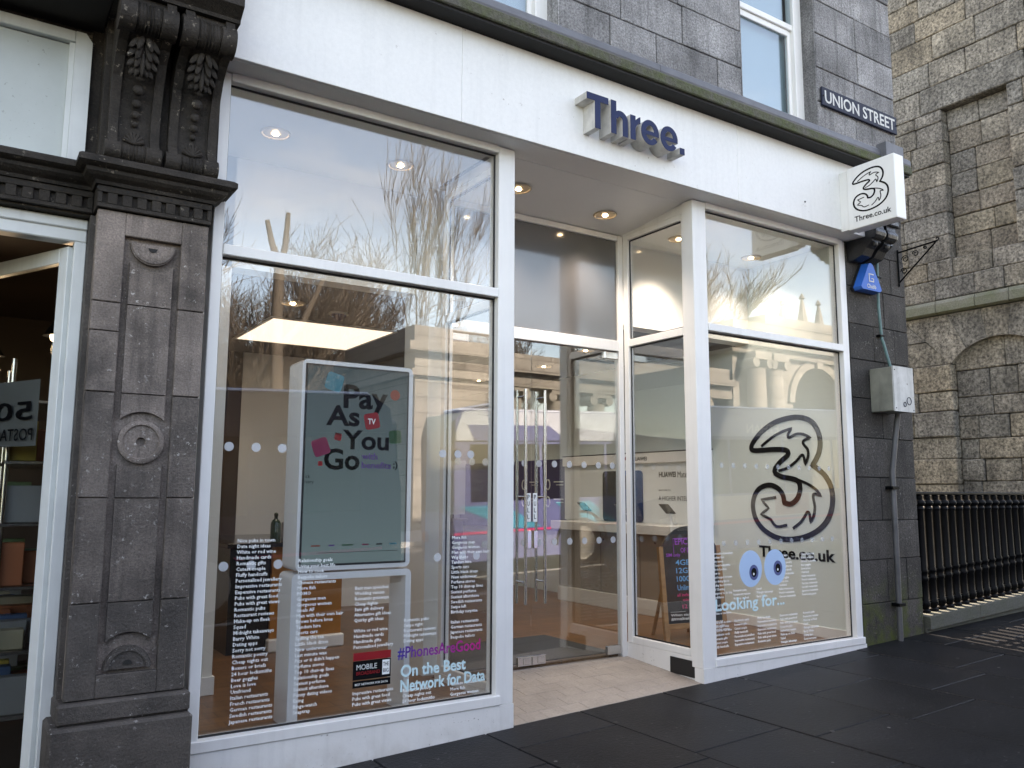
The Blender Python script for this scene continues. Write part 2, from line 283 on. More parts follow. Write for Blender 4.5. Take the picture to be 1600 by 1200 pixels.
# ------------------------------------------------------------------ mesh helpers
class MB:
    def __init__(s): s.v = []; s.f = []
    def add(s, vs, fs):
        o = len(s.v); s.v += [tuple(v) for v in vs]; s.f += [tuple(i + o for i in q) for q in fs]; return s
    def box(s, x0, x1, y0, y1, z0, z1, c=0.):
        if x0 > x1: x0, x1 = x1, x0
        if y0 > y1: y0, y1 = y1, y0
        if z0 > z1: z0, z1 = z1, z0
        if c <= 0:
            return s.add([(x, y, z) for z in (z0, z1) for y in (y0, y1) for x in (x0, x1)],
                         [(0, 2, 3, 1), (4, 5, 7, 6), (0, 1, 5, 4), (2, 6, 7, 3), (0, 4, 6, 2), (1, 3, 7, 5)])
        c = min(c, (x1 - x0) * .45, (y1 - y0) * .45, (z1 - z0) * .45)
        X, Y, Z = (x0, x1), (y0, y1), (z0, z1); vs = []; idx = {}
        for i in (0, 1):
            for j in (0, 1):
                for k in (0, 1):
                    sx, sy, sz = (c if i == 0 else -c), (c if j == 0 else -c), (c if k == 0 else -c)
                    for a in range(3):
                        p = [X[i] + sx, Y[j] + sy, Z[k] + sz]; p[a] = (X[i], Y[j], Z[k])[a]
                        idx[(i, j, k, a)] = len(vs); vs.append(tuple(p))
        g = lambda i, j, k, a: idx[(i, j, k, a)]
        fs = []
        fs += [(g(0,0,0,0), g(0,0,1,0), g(0,1,1,0), g(0,1,0,0)), (g(1,0,0,0), g(1,1,0,0), g(1,1,1,0), g(1,0,1,0)),
               (g(0,0,0,1), g(1,0,0,1), g(1,0,1,1), g(0,0,1,1)), (g(0,1,0,1), g(0,1,1,1), g(1,1,1,1), g(1,1,0,1)),
               (g(0,0,0,2), g(0,1,0,2), g(1,1,0,2), g(1,0,0,2)), (g(0,0,1,2), g(1,0,1,2), g(1,1,1,2), g(0,1,1,2))]
        for i in (0, 1):
            for j in (0, 1): fs.append((g(i,j,0,0), g(i,j,1,0), g(i,j,1,1), g(i,j,0,1)))
        for i in (0, 1):
            for k in (0, 1): fs.append((g(i,0,k,0), g(i,1,k,0), g(i,1,k,2), g(i,0,k,2)))
        for j in (0, 1):
            for k in (0, 1): fs.append((g(0,j,k,1), g(1,j,k,1), g(1,j,k,2), g(0,j,k,2)))
        for i in (0, 1):
            for j in (0, 1):
                for k in (0, 1): fs.append((g(i,j,k,0), g(i,j,k,1), g(i,j,k,2)))
        return s.add(vs, fs)
    def prism(s, poly, a, b, plane='xz'):
        """polygon in a plane, thickened from a to b along the third axis"""
        mk = {'xz': lambda p, t: (p[0], t, p[1]), 'yz': lambda p, t: (t, p[0], p[1]), 'xy': lambda p, t: (p[0], p[1], t)}[plane]
        n = len(poly)
        return s.add([mk(p, a) for p in poly] + [mk(p, b) for p in poly],
                     [tuple(range(n)), tuple(range(2 * n - 1, n - 1, -1))] + [(i, (i + 1) % n, n + (i + 1) % n, n + i) for i in range(n)])
    def tube(s, path, rad, n=8, closed=False):
        path = [Vector(p) for p in path]; rads = rad if isinstance(rad, (list, tuple)) else [rad] * len(path)
        o = len(s.v); prev = None
        for i, p in enumerate(path):
            if closed: d = path[(i + 1) % len(path)] - path[i - 1]
            else: d = (path[min(i + 1, len(path) - 1)] - path[max(i - 1, 0)])
            d = d.normalized() if d.length > 1e-9 else Vector((0, 0, 1))
            if prev is None:
                a = d.cross(Vector((0, 0, 1)))
                if a.length < .01: a = d.cross(Vector((1, 0, 0)))
            else: a = prev - d * prev.dot(d)
            a.normalize(); prev = a; b = d.cross(a)
            for k in range(n):
                t = 2 * math.pi * k / n; s.v.append(tuple(p + (a * math.cos(t) + b * math.sin(t)) * rads[i]))
        L = len(path)
        for i in range(L if closed else L - 1):
            for k in range(n):
                i2 = (i + 1) % L
                s.f.append((o + i * n + k, o + i * n + (k + 1) % n, o + i2 * n + (k + 1) % n, o + i2 * n + k))
        if not closed:
            s.f.append(tuple(o + k for k in range(n - 1, -1, -1))); s.f.append(tuple(o + (L - 1) * n + k for k in range(n)))
        return s
    def lathe(s, prof, cx, cy, z0=0, n=12, axis='z'):
        """prof: (radius, height) pairs turned about an upright axis (or about y / x)"""
        o = len(s.v)
        for rr, h in prof:
            for k in range(n):
                t = 2 * math.pi * k / n; a, b = rr * math.cos(t), rr * math.sin(t)
                s.v.append({'z': (cx + a, cy + b, z0 + h), 'y': (cx + a, h + z0, cy + b), 'x': (h + z0, cx + a, cy + b)}[axis])
        for i in range(len(prof) - 1):
            for k in range(n): s.f.append((o + i * n + k, o + i * n + (k + 1) % n, o + (i + 1) * n + (k + 1) % n, o + (i + 1) * n + k))
        s.f.append(tuple(o + k for k in range(n - 1, -1, -1))); s.f.append(tuple(o + (len(prof) - 1) * n + k for k in range(n)))
        return s
    def sweep(s, prof, path):
        """prof: closed list of (outwards, z); path: plan polyline; outwards is to the right of travel; mitred"""
        o = len(s.v); n = len(prof); P = [Vector((p[0], p[1])) for p in path]
        for i, p in enumerate(P):
            d1 = (P[i] - P[i - 1]).normalized() if i else None
            d2 = (P[i + 1] - P[i]).normalized() if i < len(P) - 1 else None
            d1 = d1 or d2; d2 = d2 or d1
            n1, n2 = Vector((d1.y, -d1.x)), Vector((d2.y, -d2.x)); mm = (n1 + n2).normalized(); mm = mm / max(.2, mm.dot(n1))
            for q in prof: s.v.append((p.x + mm.x * q[0], p.y + mm.y * q[0], q[1]))
        for i in range(len(P) - 1):
            for k in range(n): s.f.append((o + i * n + k, o + i * n + (k + 1) % n, o + (i + 1) * n + (k + 1) % n, o + (i + 1) * n + k))
        s.f.append(tuple(o + k for k in range(n))); s.f.append(tuple(o + (len(P) - 1) * n + k for k in range(n - 1, -1, -1)))
        return s
    def sphere(s, c, rx, ry, rz, nu=10, nv=6):
        o = len(s.v); s.v.append((c[0], c[1], c[2] - rz))
        for j in range(1, nv):
            t = -math.pi / 2 + math.pi * j / nv
            for k in range(nu):
                a = 2 * math.pi * k / nu; s.v.append((c[0] + rx * math.cos(t) * math.cos(a), c[1] + ry * math.cos(t) * math.sin(a), c[2] + rz * math.sin(t)))
        s.v.append((c[0], c[1], c[2] + rz)); e = len(s.v) - 1
        for k in range(nu):
            s.f.append((o, o + 1 + (k + 1) % nu, o + 1 + k)); s.f.append((e, e - nu + k, e - nu + (k + 1) % nu))
        for j in range(nv - 2):
            for k in range(nu):
                a = o + 1 + j * nu; s.f.append((a + k, a + (k + 1) % nu, a + nu + (k + 1) % nu, a + nu + k))
        return s
    def mesh(s, name, ma, smooth=False):
        me = bpy.data.meshes.new(name); me.from_pydata(s.v, [], s.f); me.update()
        import bmesh
        bm = bmesh.new(); bm.from_mesh(me); bmesh.ops.recalc_face_normals(bm, faces=bm.faces); bm.to_mesh(me); bm.free()
        if ma is not None: me.materials.append(M[ma] if isinstance(ma, str) else ma)
        if smooth:
            me.polygons.foreach_set('use_smooth', [True] * len(me.polygons))
            try: me.set_sharp_from_angle(angle=R(38))
            except Exception: pass
        return me
    def build(s, name, ma, parent=None, smooth=False):
        return link(name, s.mesh(name, ma, smooth), parent)
def link(name, me, parent=None):
    o = bpy.data.objects.new(name, me); C.objects.link(o)
    if parent is not None: o.parent = parent
    return o
def thing(name, label, cat, group=None, loc=None):
    o = bpy.data.objects.new(name, None); C.objects.link(o); o.empty_display_size = .2
    o['label'] = label; o['category'] = cat
    if group: o['group'] = group
    return o
def tag(o, label, cat, group=None):
    o['label'] = label; o['category'] = cat
    if group: o['group'] = group
    return o
def struct(o): o['kind'] = 'structure'; return o
def copy_tree(o, parent=None):
    c = o.copy(); C.objects.link(c); c.parent = parent
    for ch in list(o.children): copy_tree(ch, c)
    return c
def place(root, loc, rz=0.):
    root.location = loc; root.rotation_euler = (0, 0, rz); return root
def bx(name, ma, parent, *a): return MB().box(*a).build(name, ma, parent)

def text_mesh(s, ma, size=.1, bold=0., extrude=.0006, line=1., align='LEFT', fit=None, res=3):
    cu = bpy.data.curves.new('t', 'FONT'); cu.body = s; cu.size = size; cu.extrude = extrude; cu.offset = bold
    cu.space_line = line; cu.align_x = align; cu.resolution_u = res
    ob = bpy.data.objects.new('t', cu); C.objects.link(ob)
    dg = bpy.context.evaluated_depsgraph_get(); me = bpy.data.meshes.new_from_object(ob.evaluated_get(dg))
    bpy.data.objects.remove(ob); bpy.data.curves.remove(cu)
    if fit and len(me.vertices):
        xs = [v.co.x for v in me.vertices]; ys = [v.co.y for v in me.vertices]
        x0, x1, y0, y1 = min(xs), max(xs), min(ys), max(ys)
        kx = fit[0] / (x1 - x0); ky = fit[1] / (y1 - y0) if fit[1] else kx
        for v in me.vertices: v.co.x = (v.co.x - x0) * kx; v.co.y = (v.co.y - y0) * ky
    me.materials.clear(); me.materials.append(M[ma])
    return me
FRONT = Matrix(((1, 0, 0), (0, 0, -1), (0, 1, 0)))      # text x -> world x, up -> z, faces -y
SIDE = Matrix(((0, 0, -1), (-1, 0, 0), (0, 1, 0)))      # text x -> world -y, up -> z, faces -x
BACKMIRROR = Matrix(((-1, 0, 0), (0, 0, 1), (0, 1, 0)))
def lettering(s, ma, at, parent, basis=FRONT, name='lettering', **k):
    me = text_mesh(s, ma, **k); me.transform(basis.to_4x4()); me.transform(Matrix.Translation(at))
    me.name = name
    return link(name, me, parent)

def catmull(pts, closed=True, sub=4, sharp=()):
    out = []; n = len(pts)
    for i in range(n if closed else n - 1):
        p0 = pts[(i - 1) % n] if closed or i else pts[0]; p1 = pts[i]; p2 = pts[(i + 1) % n]; p3 = pts[(i + 2) % n] if closed or i < n - 2 else pts[-1]
        if i in sharp: p0 = p1
        if (i + 1) % n in sharp: p3 = p2
        for k in range(sub):
            t = k / sub
            out.append(tuple(.5 * (2 * p1[a] + (p2[a] - p0[a]) * t + (2 * p0[a] - 5 * p1[a] + 4 * p2[a] - p3[a]) * t * t + (3 * p1[a] - p0[a] - 3 * p2[a] + p3[a]) * t ** 3) for a in (0, 1)))
    if not closed: out.append(pts[-1])
    return out
def ribbon(mb, pts, w, closed, fn, depth):
    """flat stroke of width w along 2D points; fn maps (u, v, d) to the world"""
    n = len(pts); o = len(mb.v); ring = []
    for i, p in enumerate(pts):
        a = pts[(i - 1) % n] if closed or i else p; b = pts[(i + 1) % n] if closed or i < n - 1 else p
        d = Vector((b[0] - a[0], b[1] - a[1])); d = d.normalized() if d.length > 1e-9 else Vector((1, 0)); q = Vector((-d.y, d.x)) * w / 2
        for sgn, dd in ((1, 0), (1, depth), (-1, depth), (-1, 0)): mb.v.append(fn(p[0] + q.x * sgn, p[1] + q.y * sgn, dd))
    for i in range(n if closed else n - 1):
        j = (i + 1) % n
        for k in range(4): mb.f.append((o + i * 4 + k, o + i * 4 + (k + 1) % 4, o + j * 4 + (k + 1) % 4, o + j * 4 + k))
LOGO_O = [(0.072, 0.748), (0.097, 0.796), (0.184, 0.876), (0.306, 0.94), (0.423, 0.967), (0.536, 0.974), (0.631, 0.955), (0.696, 0.914), (0.739, 0.843), (0.752, 0.764), (0.738, 0.686), (0.701, 0.62), (0.673, 0.587), (0.718, 0.558), (0.78, 0.507), (0.827, 0.43), (0.842, 0.342), (0.827, 0.244), (0.781, 0.156), (0.706, 0.088), (0.612, 0.04), (0.517, 0.014), (0.406, 0.002), (0.293, 0.014), (0.178, 0.067), (0.1, 0.147), (0.07, 0.242), (0.082, 0.326), (0.126, 0.392), (0.194, 0.427), (0.269, 0.433), (0.339, 0.403), (0.38, 0.351), (0.391, 0.291), (0.454, 0.283), (0.511, 0.318), (0.542, 0.374), (0.548, 0.426), (0.528, 0.466), (0.457, 0.487), (0.373, 0.502), (0.312, 0.532), (0.316, 0.573), (0.378, 0.63), (0.438, 0.669), (0.446, 0.698), (0.411, 0.718), (0.296, 0.725), (0.178, 0.723), (0.094, 0.726)]
LOGO_U = [(0.179, 0.756), (0.286, 0.822), (0.39, 0.864), (0.49, 0.887), (0.453, 0.842), (0.461, 0.813), (0.53, 0.838), (0.598, 0.834), (0.664, 0.802), (0.61, 0.788), (0.594, 0.76), (0.633, 0.713), (0.636, 0.656), (0.606, 0.594), (0.596, 0.652), (0.576, 0.67), (0.519, 0.62), (0.433, 0.57), (0.346, 0.549)]
LOGO_L = [(0.533, 0.474), (0.619, 0.442), (0.696, 0.397), (0.739, 0.347), (0.682, 0.364), (0.667, 0.342), (0.679, 0.264), (0.666, 0.197), (0.634, 0.141), (0.627, 0.207), (0.608, 0.223), (0.579, 0.183), (0.537, 0.138), (0.466, 0.09)]
LOGO_C = [(.31, .335), (.16, .315), (.232, .245), (.15, .195), (.25, .155), (.305, .10), (.41, .115)]
def emblem(fn, parent, depth=.004, w=.036, w2=.021):
    mb = MB(); ribbon(mb, catmull(LOGO_O, True, 4, (12, 33)), w, True, fn, depth)
    ribbon(mb, catmull(LOGO_U, False, 3, (3, 8, 13)), w2, False, fn, depth)
    ribbon(mb, catmull(LOGO_L, False, 3, (3, 8)), w2, False, fn, depth)
    ribbon(mb, catmull(LOGO_C, False, 3, (1, 2, 3, 4)), w2, False, fn, depth)
    return mb.build('emblem', 'black', parent)

def zg(x): return .037 * (min(max(x, -8.), 16.) - 3.1)      # the street climbs gently to the right
def arc(cx, cz, rad, a0, a1, n): return [(cx + rad * math.cos(R(a0 + (a1 - a0) * i / n)), cz + rad * math.sin(R(a0 + (a1 - a0) * i / n))) for i in range(n + 1)]
def strip(name, ma, xs, y0, y1, dz, parent=None, thick=0.):
    mb = MB()
    for a, b in zip(xs, xs[1:]):
        mb.add([(a, y0, zg(a) + dz), (b, y0, zg(b) + dz), (b, y1, zg(b) + dz), (a, y1, zg(a) + dz)], [(0, 1, 2, 3)])
    return mb.build(name, ma, parent)

# ------------------------------------------------------------------ ground, road, pavement
XS = [-400, -60, -8, 16, 60, 400]
struct(strip('ground', 'ground', XS, -400, 400, -.16))
struct(strip('road', 'asphalt', [-120, -8, 16, 160], -14.6, -5.35, -.13))
struct(strip('far_pavement', 'kerb', [-120, -8, 16, 160], -19.0, -14.6, -.02))
for nm, ya, yb in (('kerb', -5.36, -5.2), ('far_kerb', -14.75, -14.59)):
    mb = MB()
    for a, b in zip([-60, -8, 16, 60], [-8, 16, 60, 61]):
        mb.add([(x, y, zg(x) + z) for x in (a, b) for y in (ya, yb) for z in (-.16, .004)], [(0, 1, 3, 2), (4, 6, 7, 5), (0, 4, 5, 1), (2, 3, 7, 6), (1, 5, 7, 3)])
    struct(mb.build(nm, 'kerb'))
pav = struct(strip('pavement', 'joint', [-8.01, 16], -5.2, .3, -.012))
x = 3.65 - .77 * 7
k = 0
while x < 15.5:
    y = .28 - (.2 if k % 2 else .62) * random.uniform(.7, 1.2); ys = [.29, y]
    while y > -5.2:
        y -= random.uniform(.75, 1.15); ys.append(max(y, -5.2))
    for a, b in zip(ys, ys[1:]):
        if a - b < .05: continue
        g = .0042; dz = random.uniform(-.0015, .0015); x0, x1 = x + g, x + .77 - g
        mb = MB().box(x0, x1, b + g, a - g, -.05, 0, .004)
        mb.v = [(vx, vy, vz + zg(vx) + dz) for vx, vy, vz in mb.v]
        mb.build('paving_slab', 'slab', pav)
    x += .77; k += 1

gq = random.Random(4)
for i in range(46):      # trodden-in chewing gum and grit
    gx, gy, rr = gq.uniform(2.2, 9.5), gq.uniform(-3.4, -.08), gq.uniform(.008, .018)
    mb = MB().lathe([(0, .0006), (rr, .0006), (rr * .8, .0022), (0, .0026)], gx, gy, zg(gx), 9); mb.v = [(vx + gq.uniform(-.002, .002), vy, vz) for vx, vy, vz in mb.v]
    mb.build('gum_spot', ('gum', 'gum', 'gasket')[i % 3], pav)
# entrance floor: laid to a slope from the pavement up to the door sill
def ez(x, y): return zg(x) * (1 - y / .9) * 1.0 + .128 * (y / .9) + .002
ent = MB().add([(a, b, ez(a, b) - .006) for b in (-.004, .94) for a in (3.04, 4.88)], [(0, 1, 3, 2)]).build('entrance_floor', 'grout'); struct(ent)
nx, ny = 11, 7
for i in range(nx):
    for j in range(ny):
        off = .5 * (j % 2)
        a0 = 3.045 + (i - off) * 1.83 / (nx - .5); a1 = a0 + 1.83 / (nx - .5)
        a0, a1 = max(a0, 3.045), min(a1, 4.875)
        if a1 - a0 < .02: continue
        b0 = 0.0 + j * .93 / ny; b1 = b0 + .93 / ny; g = .0007
        mb = MB().box(a0 + g, a1 - g, b0 + g, b1 - g, -.012, 0, .0015); dz = random.uniform(-.0008, .0008)
        mb.v = [(vx, vy, vz + ez(vx, vy) + dz) for vx, vy, vz in mb.v]
        mb.build('floor_tile', 'tile', ent)

# ------------------------------------------------------------------ stone walling
def courses(z0, z1, h): 
    n = max(1, round((z1 - z0) / h)); return [z0 + (z1 - z0) * i / n for i in range(n + 1)]
def block_wall(parent, ma, x0, x1, zs, yf, yb, lmin, lmax, joint=.006, jit=.006, cham=.006, axis='x', skip=None, name='stone_block', rnd=None):
    """rows of separate ashlar blocks; yf = front face, yb = back; axis x: wall along x; axis y: wall along y (front face is x = yf)"""
    rnd = rnd or random
    for a, b in zip(zs, zs[1:]):
        x = x0; ends = [x0]
        while x < x1 - lmin * .7:
            x += rnd.uniform(lmin, lmax); ends.append(x)
        ends[-1] = x1
        if len(ends) > 2 and ends[-1] - ends[-2] < lmin * .5: ends.pop(-2)
        for p, q in zip(ends, ends[1:]):
            if skip and skip((p + q) / 2, (a + b) / 2): continue
            d = rnd.uniform(-jit, jit); j = joint / 2
            if axis == 'x': mb = MB().box(p + j, q - j, yf + d, yb, a + j, b - j, cham)
            else: mb = MB().box(yf + d, yb, p + j, q - j, a + j, b - j, cham)
            mb.build(name, ma, parent)

bld = thing('corner_building', 'grey granite corner building with stone ledge and sash windows above the white shopfront', 'building')
wall = MB()
OPEN = [(2.43, 3.5), (5.51, 6.58)]
edges = [-12, 2.43, 3.5, 5.51, 6.58, 7.86]
for a, b in zip(edges, edges[1:]):
    if (a, b) in OPEN: wall.box(a, b, .025, .33, 7.0, 7.5)
    else: wall.box(a, b, .025, .33, 4.62, 7.5)
upper = wall.build('upper_wall', 'mortar', bld)
zsu = [4.62, 4.90, 5.25, 5.60, 5.95, 6.30, 6.66, 7.0]
rs = random.Random(3)
block_wall(upper, 'granite', 3.5, 5.51, zsu, 0.0, .03, .42, .72, .009, .004, .005, rnd=rs)
block_wall(upper, 'granite', 6.58, 7.86, zsu, 0.0, .03, .40, .70, .009, .004, .005, rnd=rs)
block_wall(upper, 'granite', 1.4, 2.43, zsu, 0.0, .03, .42, .70, .009, .004, .005, rnd=rs)
for (a, b) in OPEN:     # reveals in the same grey granite as the wall
    for xx in (a, b):
        bx('reveal', 'granite', upper, xx + (.0008 if xx == a else -.012), xx + (.012 if xx == a else -.0008), .002, .145, 4.675, 6.995)
MB().box(-12, 7.86, .33, 9.8, 4.64, 7.45).build('building_body', 'granite', bld)
MB().add([(-12.2, -.2, 7.5), (8.05, -.2, 7.5), (8.05, 10, 7.5), (-12.2, 10, 7.5), (-12.2, 4.9, 9.2), (8.05, 4.9, 9.2)], [(0, 1, 5, 4), (2, 3, 4, 5), (0, 4, 3), (1, 2, 5), (0, 3, 2, 1)]).build('roof', 'slate_roof', bld)  # unseen building top, kept low so sunlight reaches the road
side = bx('side_wall', 'granite', bld, 7.10, 7.85, .45, 9.8, -.2, 4.64)
bx('rear_wall', 'granite', bld, -12, 7.1, 10.1, 10.4, -.3, 4.64)
# upper sash windows
for (a, b) in OPEN:
    w = MB()
    for p, q, z0, z1 in ((a + .0, a + .09, 4.66, 6.98), (b - .12, b, 4.66, 6.98), (a + .09, b - .12, 4.66, 4.78), (a + .09, b - .12, 6.9, 6.98)): w.box(p, q, .145, .24, z0, z1, .006)
    win = w.build('window', 'frame', bld)
    s_ = MB()
    for p, q, z0, z1, y0 in ((a + .09, a + .135, 4.78, 6.0, .19), (b - .165, b - .12, 4.78, 6.0, .19), (a + .135, b - .165, 5.94, 6.0, .185), (a + .135, b - .165, 4.78, 4.85, .19), (a + .09, b - .12, 6.001, 6.06, .165)): s_.box(p, q, y0, y0 + .035, z0, z1, .004)
    s_.build('sash', 'frame', win)
    bx('pane', 'sash', win, a + .13, b - .16, .205, .211, 4.84, 5.95); bx('pane', 'sash', win, a + .09, b - .12, .18, .186, 6.05, 6.9)
    bx('roller_blind', mat('pale_blue_blind', (.50, .60, .62), .7), win, a + .13, b - .12, .27, .275, 4.8, 6.9)
    bx('room_back', 'dark', win, a, b, .305, .328, 4.66, 6.98)
# stone ledge with lead flashing
led = MB().sweep([(-.02, 4.585), (.352, 4.585), (.36, 4.592), (.36, 4.655), (.345, 4.672), (-.02, 4.672)], [(-12, 0), (7.5, 0)])
ledge = led.build('ledge', 'mossy_ledge', bld)
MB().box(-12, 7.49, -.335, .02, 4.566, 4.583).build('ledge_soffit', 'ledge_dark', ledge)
xs_ = [-12, -4, -1, 1.9, 4.2, 6.1, 7.52]
for i, (a, b) in enumerate(zip(xs_, xs_[1:])):
    MB().sweep([(0.004, 4.673), (.337, 4.673), (.343, 4.69), (.338, 4.735), (.318, 4.757), (.004, 4.78)], [(a + .002, 0), (b - .002, 0)]).build('lead_flashing', 'lead', ledge)
bx('rainwater_outlet', 'lead', ledge, 7.02, 7.30, -.40, -.30, 4.66, 4.80)
# granite pier at the street corner
pier = MB().box(6.9, 7.86, .02, .088, -.1, 4.566).box(7.1, 7.86, .0885, .45, -.1, 4.566).build('pier', 'mortar_dark', bld)
zp = [zg(7.4) - .06, .51, .90, 1.26, 1.66, 2.03, 2.405, 2.775, 3.117, 3.48, 3.84, 4.2, 4.562]
rp_ = random.Random(11)
for i, (a, b) in enumerate(zip(zp, zp[1:])):
    cuts = [6.9] + ([7.26 + .1 * rp_.random(), 7.62][:2] if i % 2 else [7.44 + .08 * rp_.random()]) + [7.86]
    for p, q in zip(cuts, cuts[1:]):
        d = rp_.uniform(-.004, .004)
        MB().box(p + .003, q - .003, d, .03, a + .003, b - .003, .004).build('stone_block', 'granite_dark', pier)
# black carved corbel under the ledge
cb = MB().prism([(0, 4.02), (-.30, 4.02), (-.31, 3.95), (-.26, 3.90), (-.27, 3.85), (-.20, 3.80), (-.16, 3.74), (-.06, 3.71), (0, 3.71)], 6.92, 7.06, 'yz')
cb.prism([(0, 4.02), (-.30, 4.02), (-.31, 3.95), (-.26, 3.90), (-.27, 3.85), (-.20, 3.80), (-.16, 3.74), (-.06, 3.71), (0, 3.71)], 7.11, 7.25, 'yz')
cb.box(6.9, 7.28, -.33, 0, 4.022, 4.08, .01)
for xx in (6.99, 7.18):
    cb.lathe([(.0, -.085), (.055, -.08), (.06, -.06), (.06, .06), (.055, .08), (.0, .085)], -.27, 3.93, xx, 12, 'x')
    cb.sphere((xx, -.25, 3.84), .03, .03, .04)
cb.build('corbel', mat('corbel_black_paint', (.012, .013, .016), .35, var=.3, vscale=20, coat=.2, bump=.3, bscale=60), bld)

# ------------------------------------------------------------------ the white shopfront
sf = thing('shopfront', 'white painted shopfront with two tall windows either side of a recessed glass entrance', 'shopfront')
YF, YG, YB = -.02, .035, .09
def frame(name, parent, *boxes, ma='frame', c=.004):
    mb = MB()
    for b in boxes: mb.box(*b, c)
    return mb.build(name, ma, parent)
# left window
fl = frame('window_frame', sf, (1.065, 1.125, YF, YB, .152, 3.90), (2.957, 3.09, YF, .10, .152, 3.90))
frame('sill', fl, (1.066, 2.985, -.034, YB, .152, .212))
frame('transom', fl, (1.1255, 2.9565, YF - .006, YB, 2.822, 2.884))
frame('head', fl, (1.1255, 2.9565, YF - .004, YB, 3.852, 3.905))
mb = MB(); mb.prism([(1.05, zg(1.05) - .05), (3.0905, zg(3.09) - .05), (3.0905, .1505), (1.05, .1505)], -.026, .07, 'xz'); mb.build('skirting', 'base', fl)
# right window
fr = frame('window_frame', sf, (4.83, 4.985, YF, .10, .172, 3.90), (6.768, 6.83, YF, YB, .172, 3.90))
frame('reveal_strip', fr, (6.832, 6.893, .004, YB, .172, 3.90))
frame('sill', fr, (4.965, 6.87, -.034, YB, .174, .235))
frame('transom', fr, (4.9855, 6.7675, YF - .006, YB, 2.822, 2.884))
frame('head', fr, (4.9855, 6.7675, YF - .004, YB, 3.852, 3.905))
mb = MB(); mb.prism([(4.83, zg(4.83) - .05), (6.893, zg(6.9) - .05), (6.893, .1725), (4.83, .1725)], -.026, .07, 'xz'); mb.build('skirting', 'base', fr)
# return screens either side of the entrance
rets = []
for nm, x0, x1, xg in (('left', 3.0, 3.06, 3.03), ('right', 4.845, 4.905, 4.875)):
    z0 = .20 if nm == 'left' else .245
    rf = frame('return_frame', sf, (x0, x1, .80, .86, z0, 3.815), (x0, x1, .102, .13, z0, 3.815), (x0, x1, .131, .799, z0, z0 + .055), (x0, x1, .131, .799, 2.79, 2.855), (x0, x1, .131, .799, 3.765, 3.815))
    MB().prism([(.102, 3.8155), (.86, 3.8155), (.86, 3.824), (.102, 3.9)], x0, x1, 'yz').build('head_fillet', 'frame', rf)
    bx('skirting', 'base', rf, x0 - .002 + (.0 if nm == 'left' else 0), x1 + .002, .071, .885, -.06, z0 - .001)
    rets.append((rf, xg, z0))
vent = bx('kick_panel', 'gasket', rets[1][0], 4.836, 4.843, .073, .345, .088, .213)
# rear frame with the doors
rear = frame('door_frame', sf, (3.062, 3.10, .862, .93, .12, 3.815), (4.79, 4.843, .862, .93, .12, 3.815), (3.101, 4.789, .864, .93, 2.752, 2.848), (3.101, 4.789, .864, .93, 3.765, 3.815))
bx('threshold', 'chrome', rear, 3.10, 4.79, .868, .92, .10, .135)
bx('overpanel', 'spandrel', rear, 3.102, 4.788, .89, .90, 2.85, 3.764)
def gasketed_pane(parent, a, b, z0, z1, y, ma='glass', axis='x', g=.012):
    """glass pane with its black rubber gasket"""
    if axis == 'x':
        p = bx('pane', ma, parent, a, b, y, y + .008, z0, z1)
        mb = MB()
        for q in ((a, b, z0, z0 + g), (a, b, z1 - g, z1), (a, a + g, z0 + g, z1 - g), (b - g, b, z0 + g, z1 - g)): mb.box(q[0], q[1], y - .006, y - .0005, q[2], q[3])
    else:
        p = bx('pane', ma, parent, y, y + .008, a, b, z0, z1)
        mb = MB()
        for q in ((a, b, z0, z0 + g), (a, b, z1 - g, z1), (a, a + g, z0 + g, z1 - g), (b - g, b, z0 + g, z1 - g)):
            mb.box(y - .006, y - .0005, q[0], q[1], q[2], q[3])
    mb.build('gasket', 'gasket', parent)
    return p
pA = gasketed_pane(fl, 1.125, 2.957, .212, 2.822, YG); gasketed_pane(fl, 1.125, 2.957, 2.884, 3.852, YG)
pB = gasketed_pane(fr, 4.985, 6.768, .235, 2.822, YG); gasketed_pane(fr, 4.985, 6.768, 2.884, 3.852, YG)
for rf, xg, z0 in rets:
    gasketed_pane(rf, .13, .80, z0 + .055, 2.79, xg, axis='y'); gasketed_pane(rf, .13, .80, 2.855, 3.765, xg, axis='y')
# soffit of the entrance recess
MB().add([(3.062, .0955, 3.903), (4.843, .0955, 3.903), (4.843, .95, 3.8155), (3.062, .95, 3.8155)] + [(3.062, .0955, 3.94), (4.843, .0955, 3.94), (4.843, .95, 3.94), (3.062, .95, 3.94)], [(0, 1, 2, 3), (7, 6, 5, 4), (0, 4, 5, 1), (1, 5, 6, 2), (2, 6, 7, 3), (3, 7, 4, 0)]).build('recess_soffit', 'ceiling', sf)
# fascia in three boards, and its soffit strip
fas = MB().box(1.0, 6.93, -.17, .0, 3.93, 4.55).build('fascia', 'fascia', sf)
for a, b in ((1.0, 2.5490), (2.5503, 5.1910), (5.1923, 6.95)):
    MB().box(a, b, -.2, -.171, 3.905, 4.562, .003).build('fascia_board', 'fascia', fas)
MB().box(1.0, 6.95, -.169, .095, 3.9055, 3.929).build('fascia_soffit', 'ceiling', fas)
MB().tube([(6.05, -.2005, 4.07), (6.05, -.206, 4.07)], .008, 8).build('painted_hole_stub', 'gasket', fas)  # black stub painted for the dark inside a hole

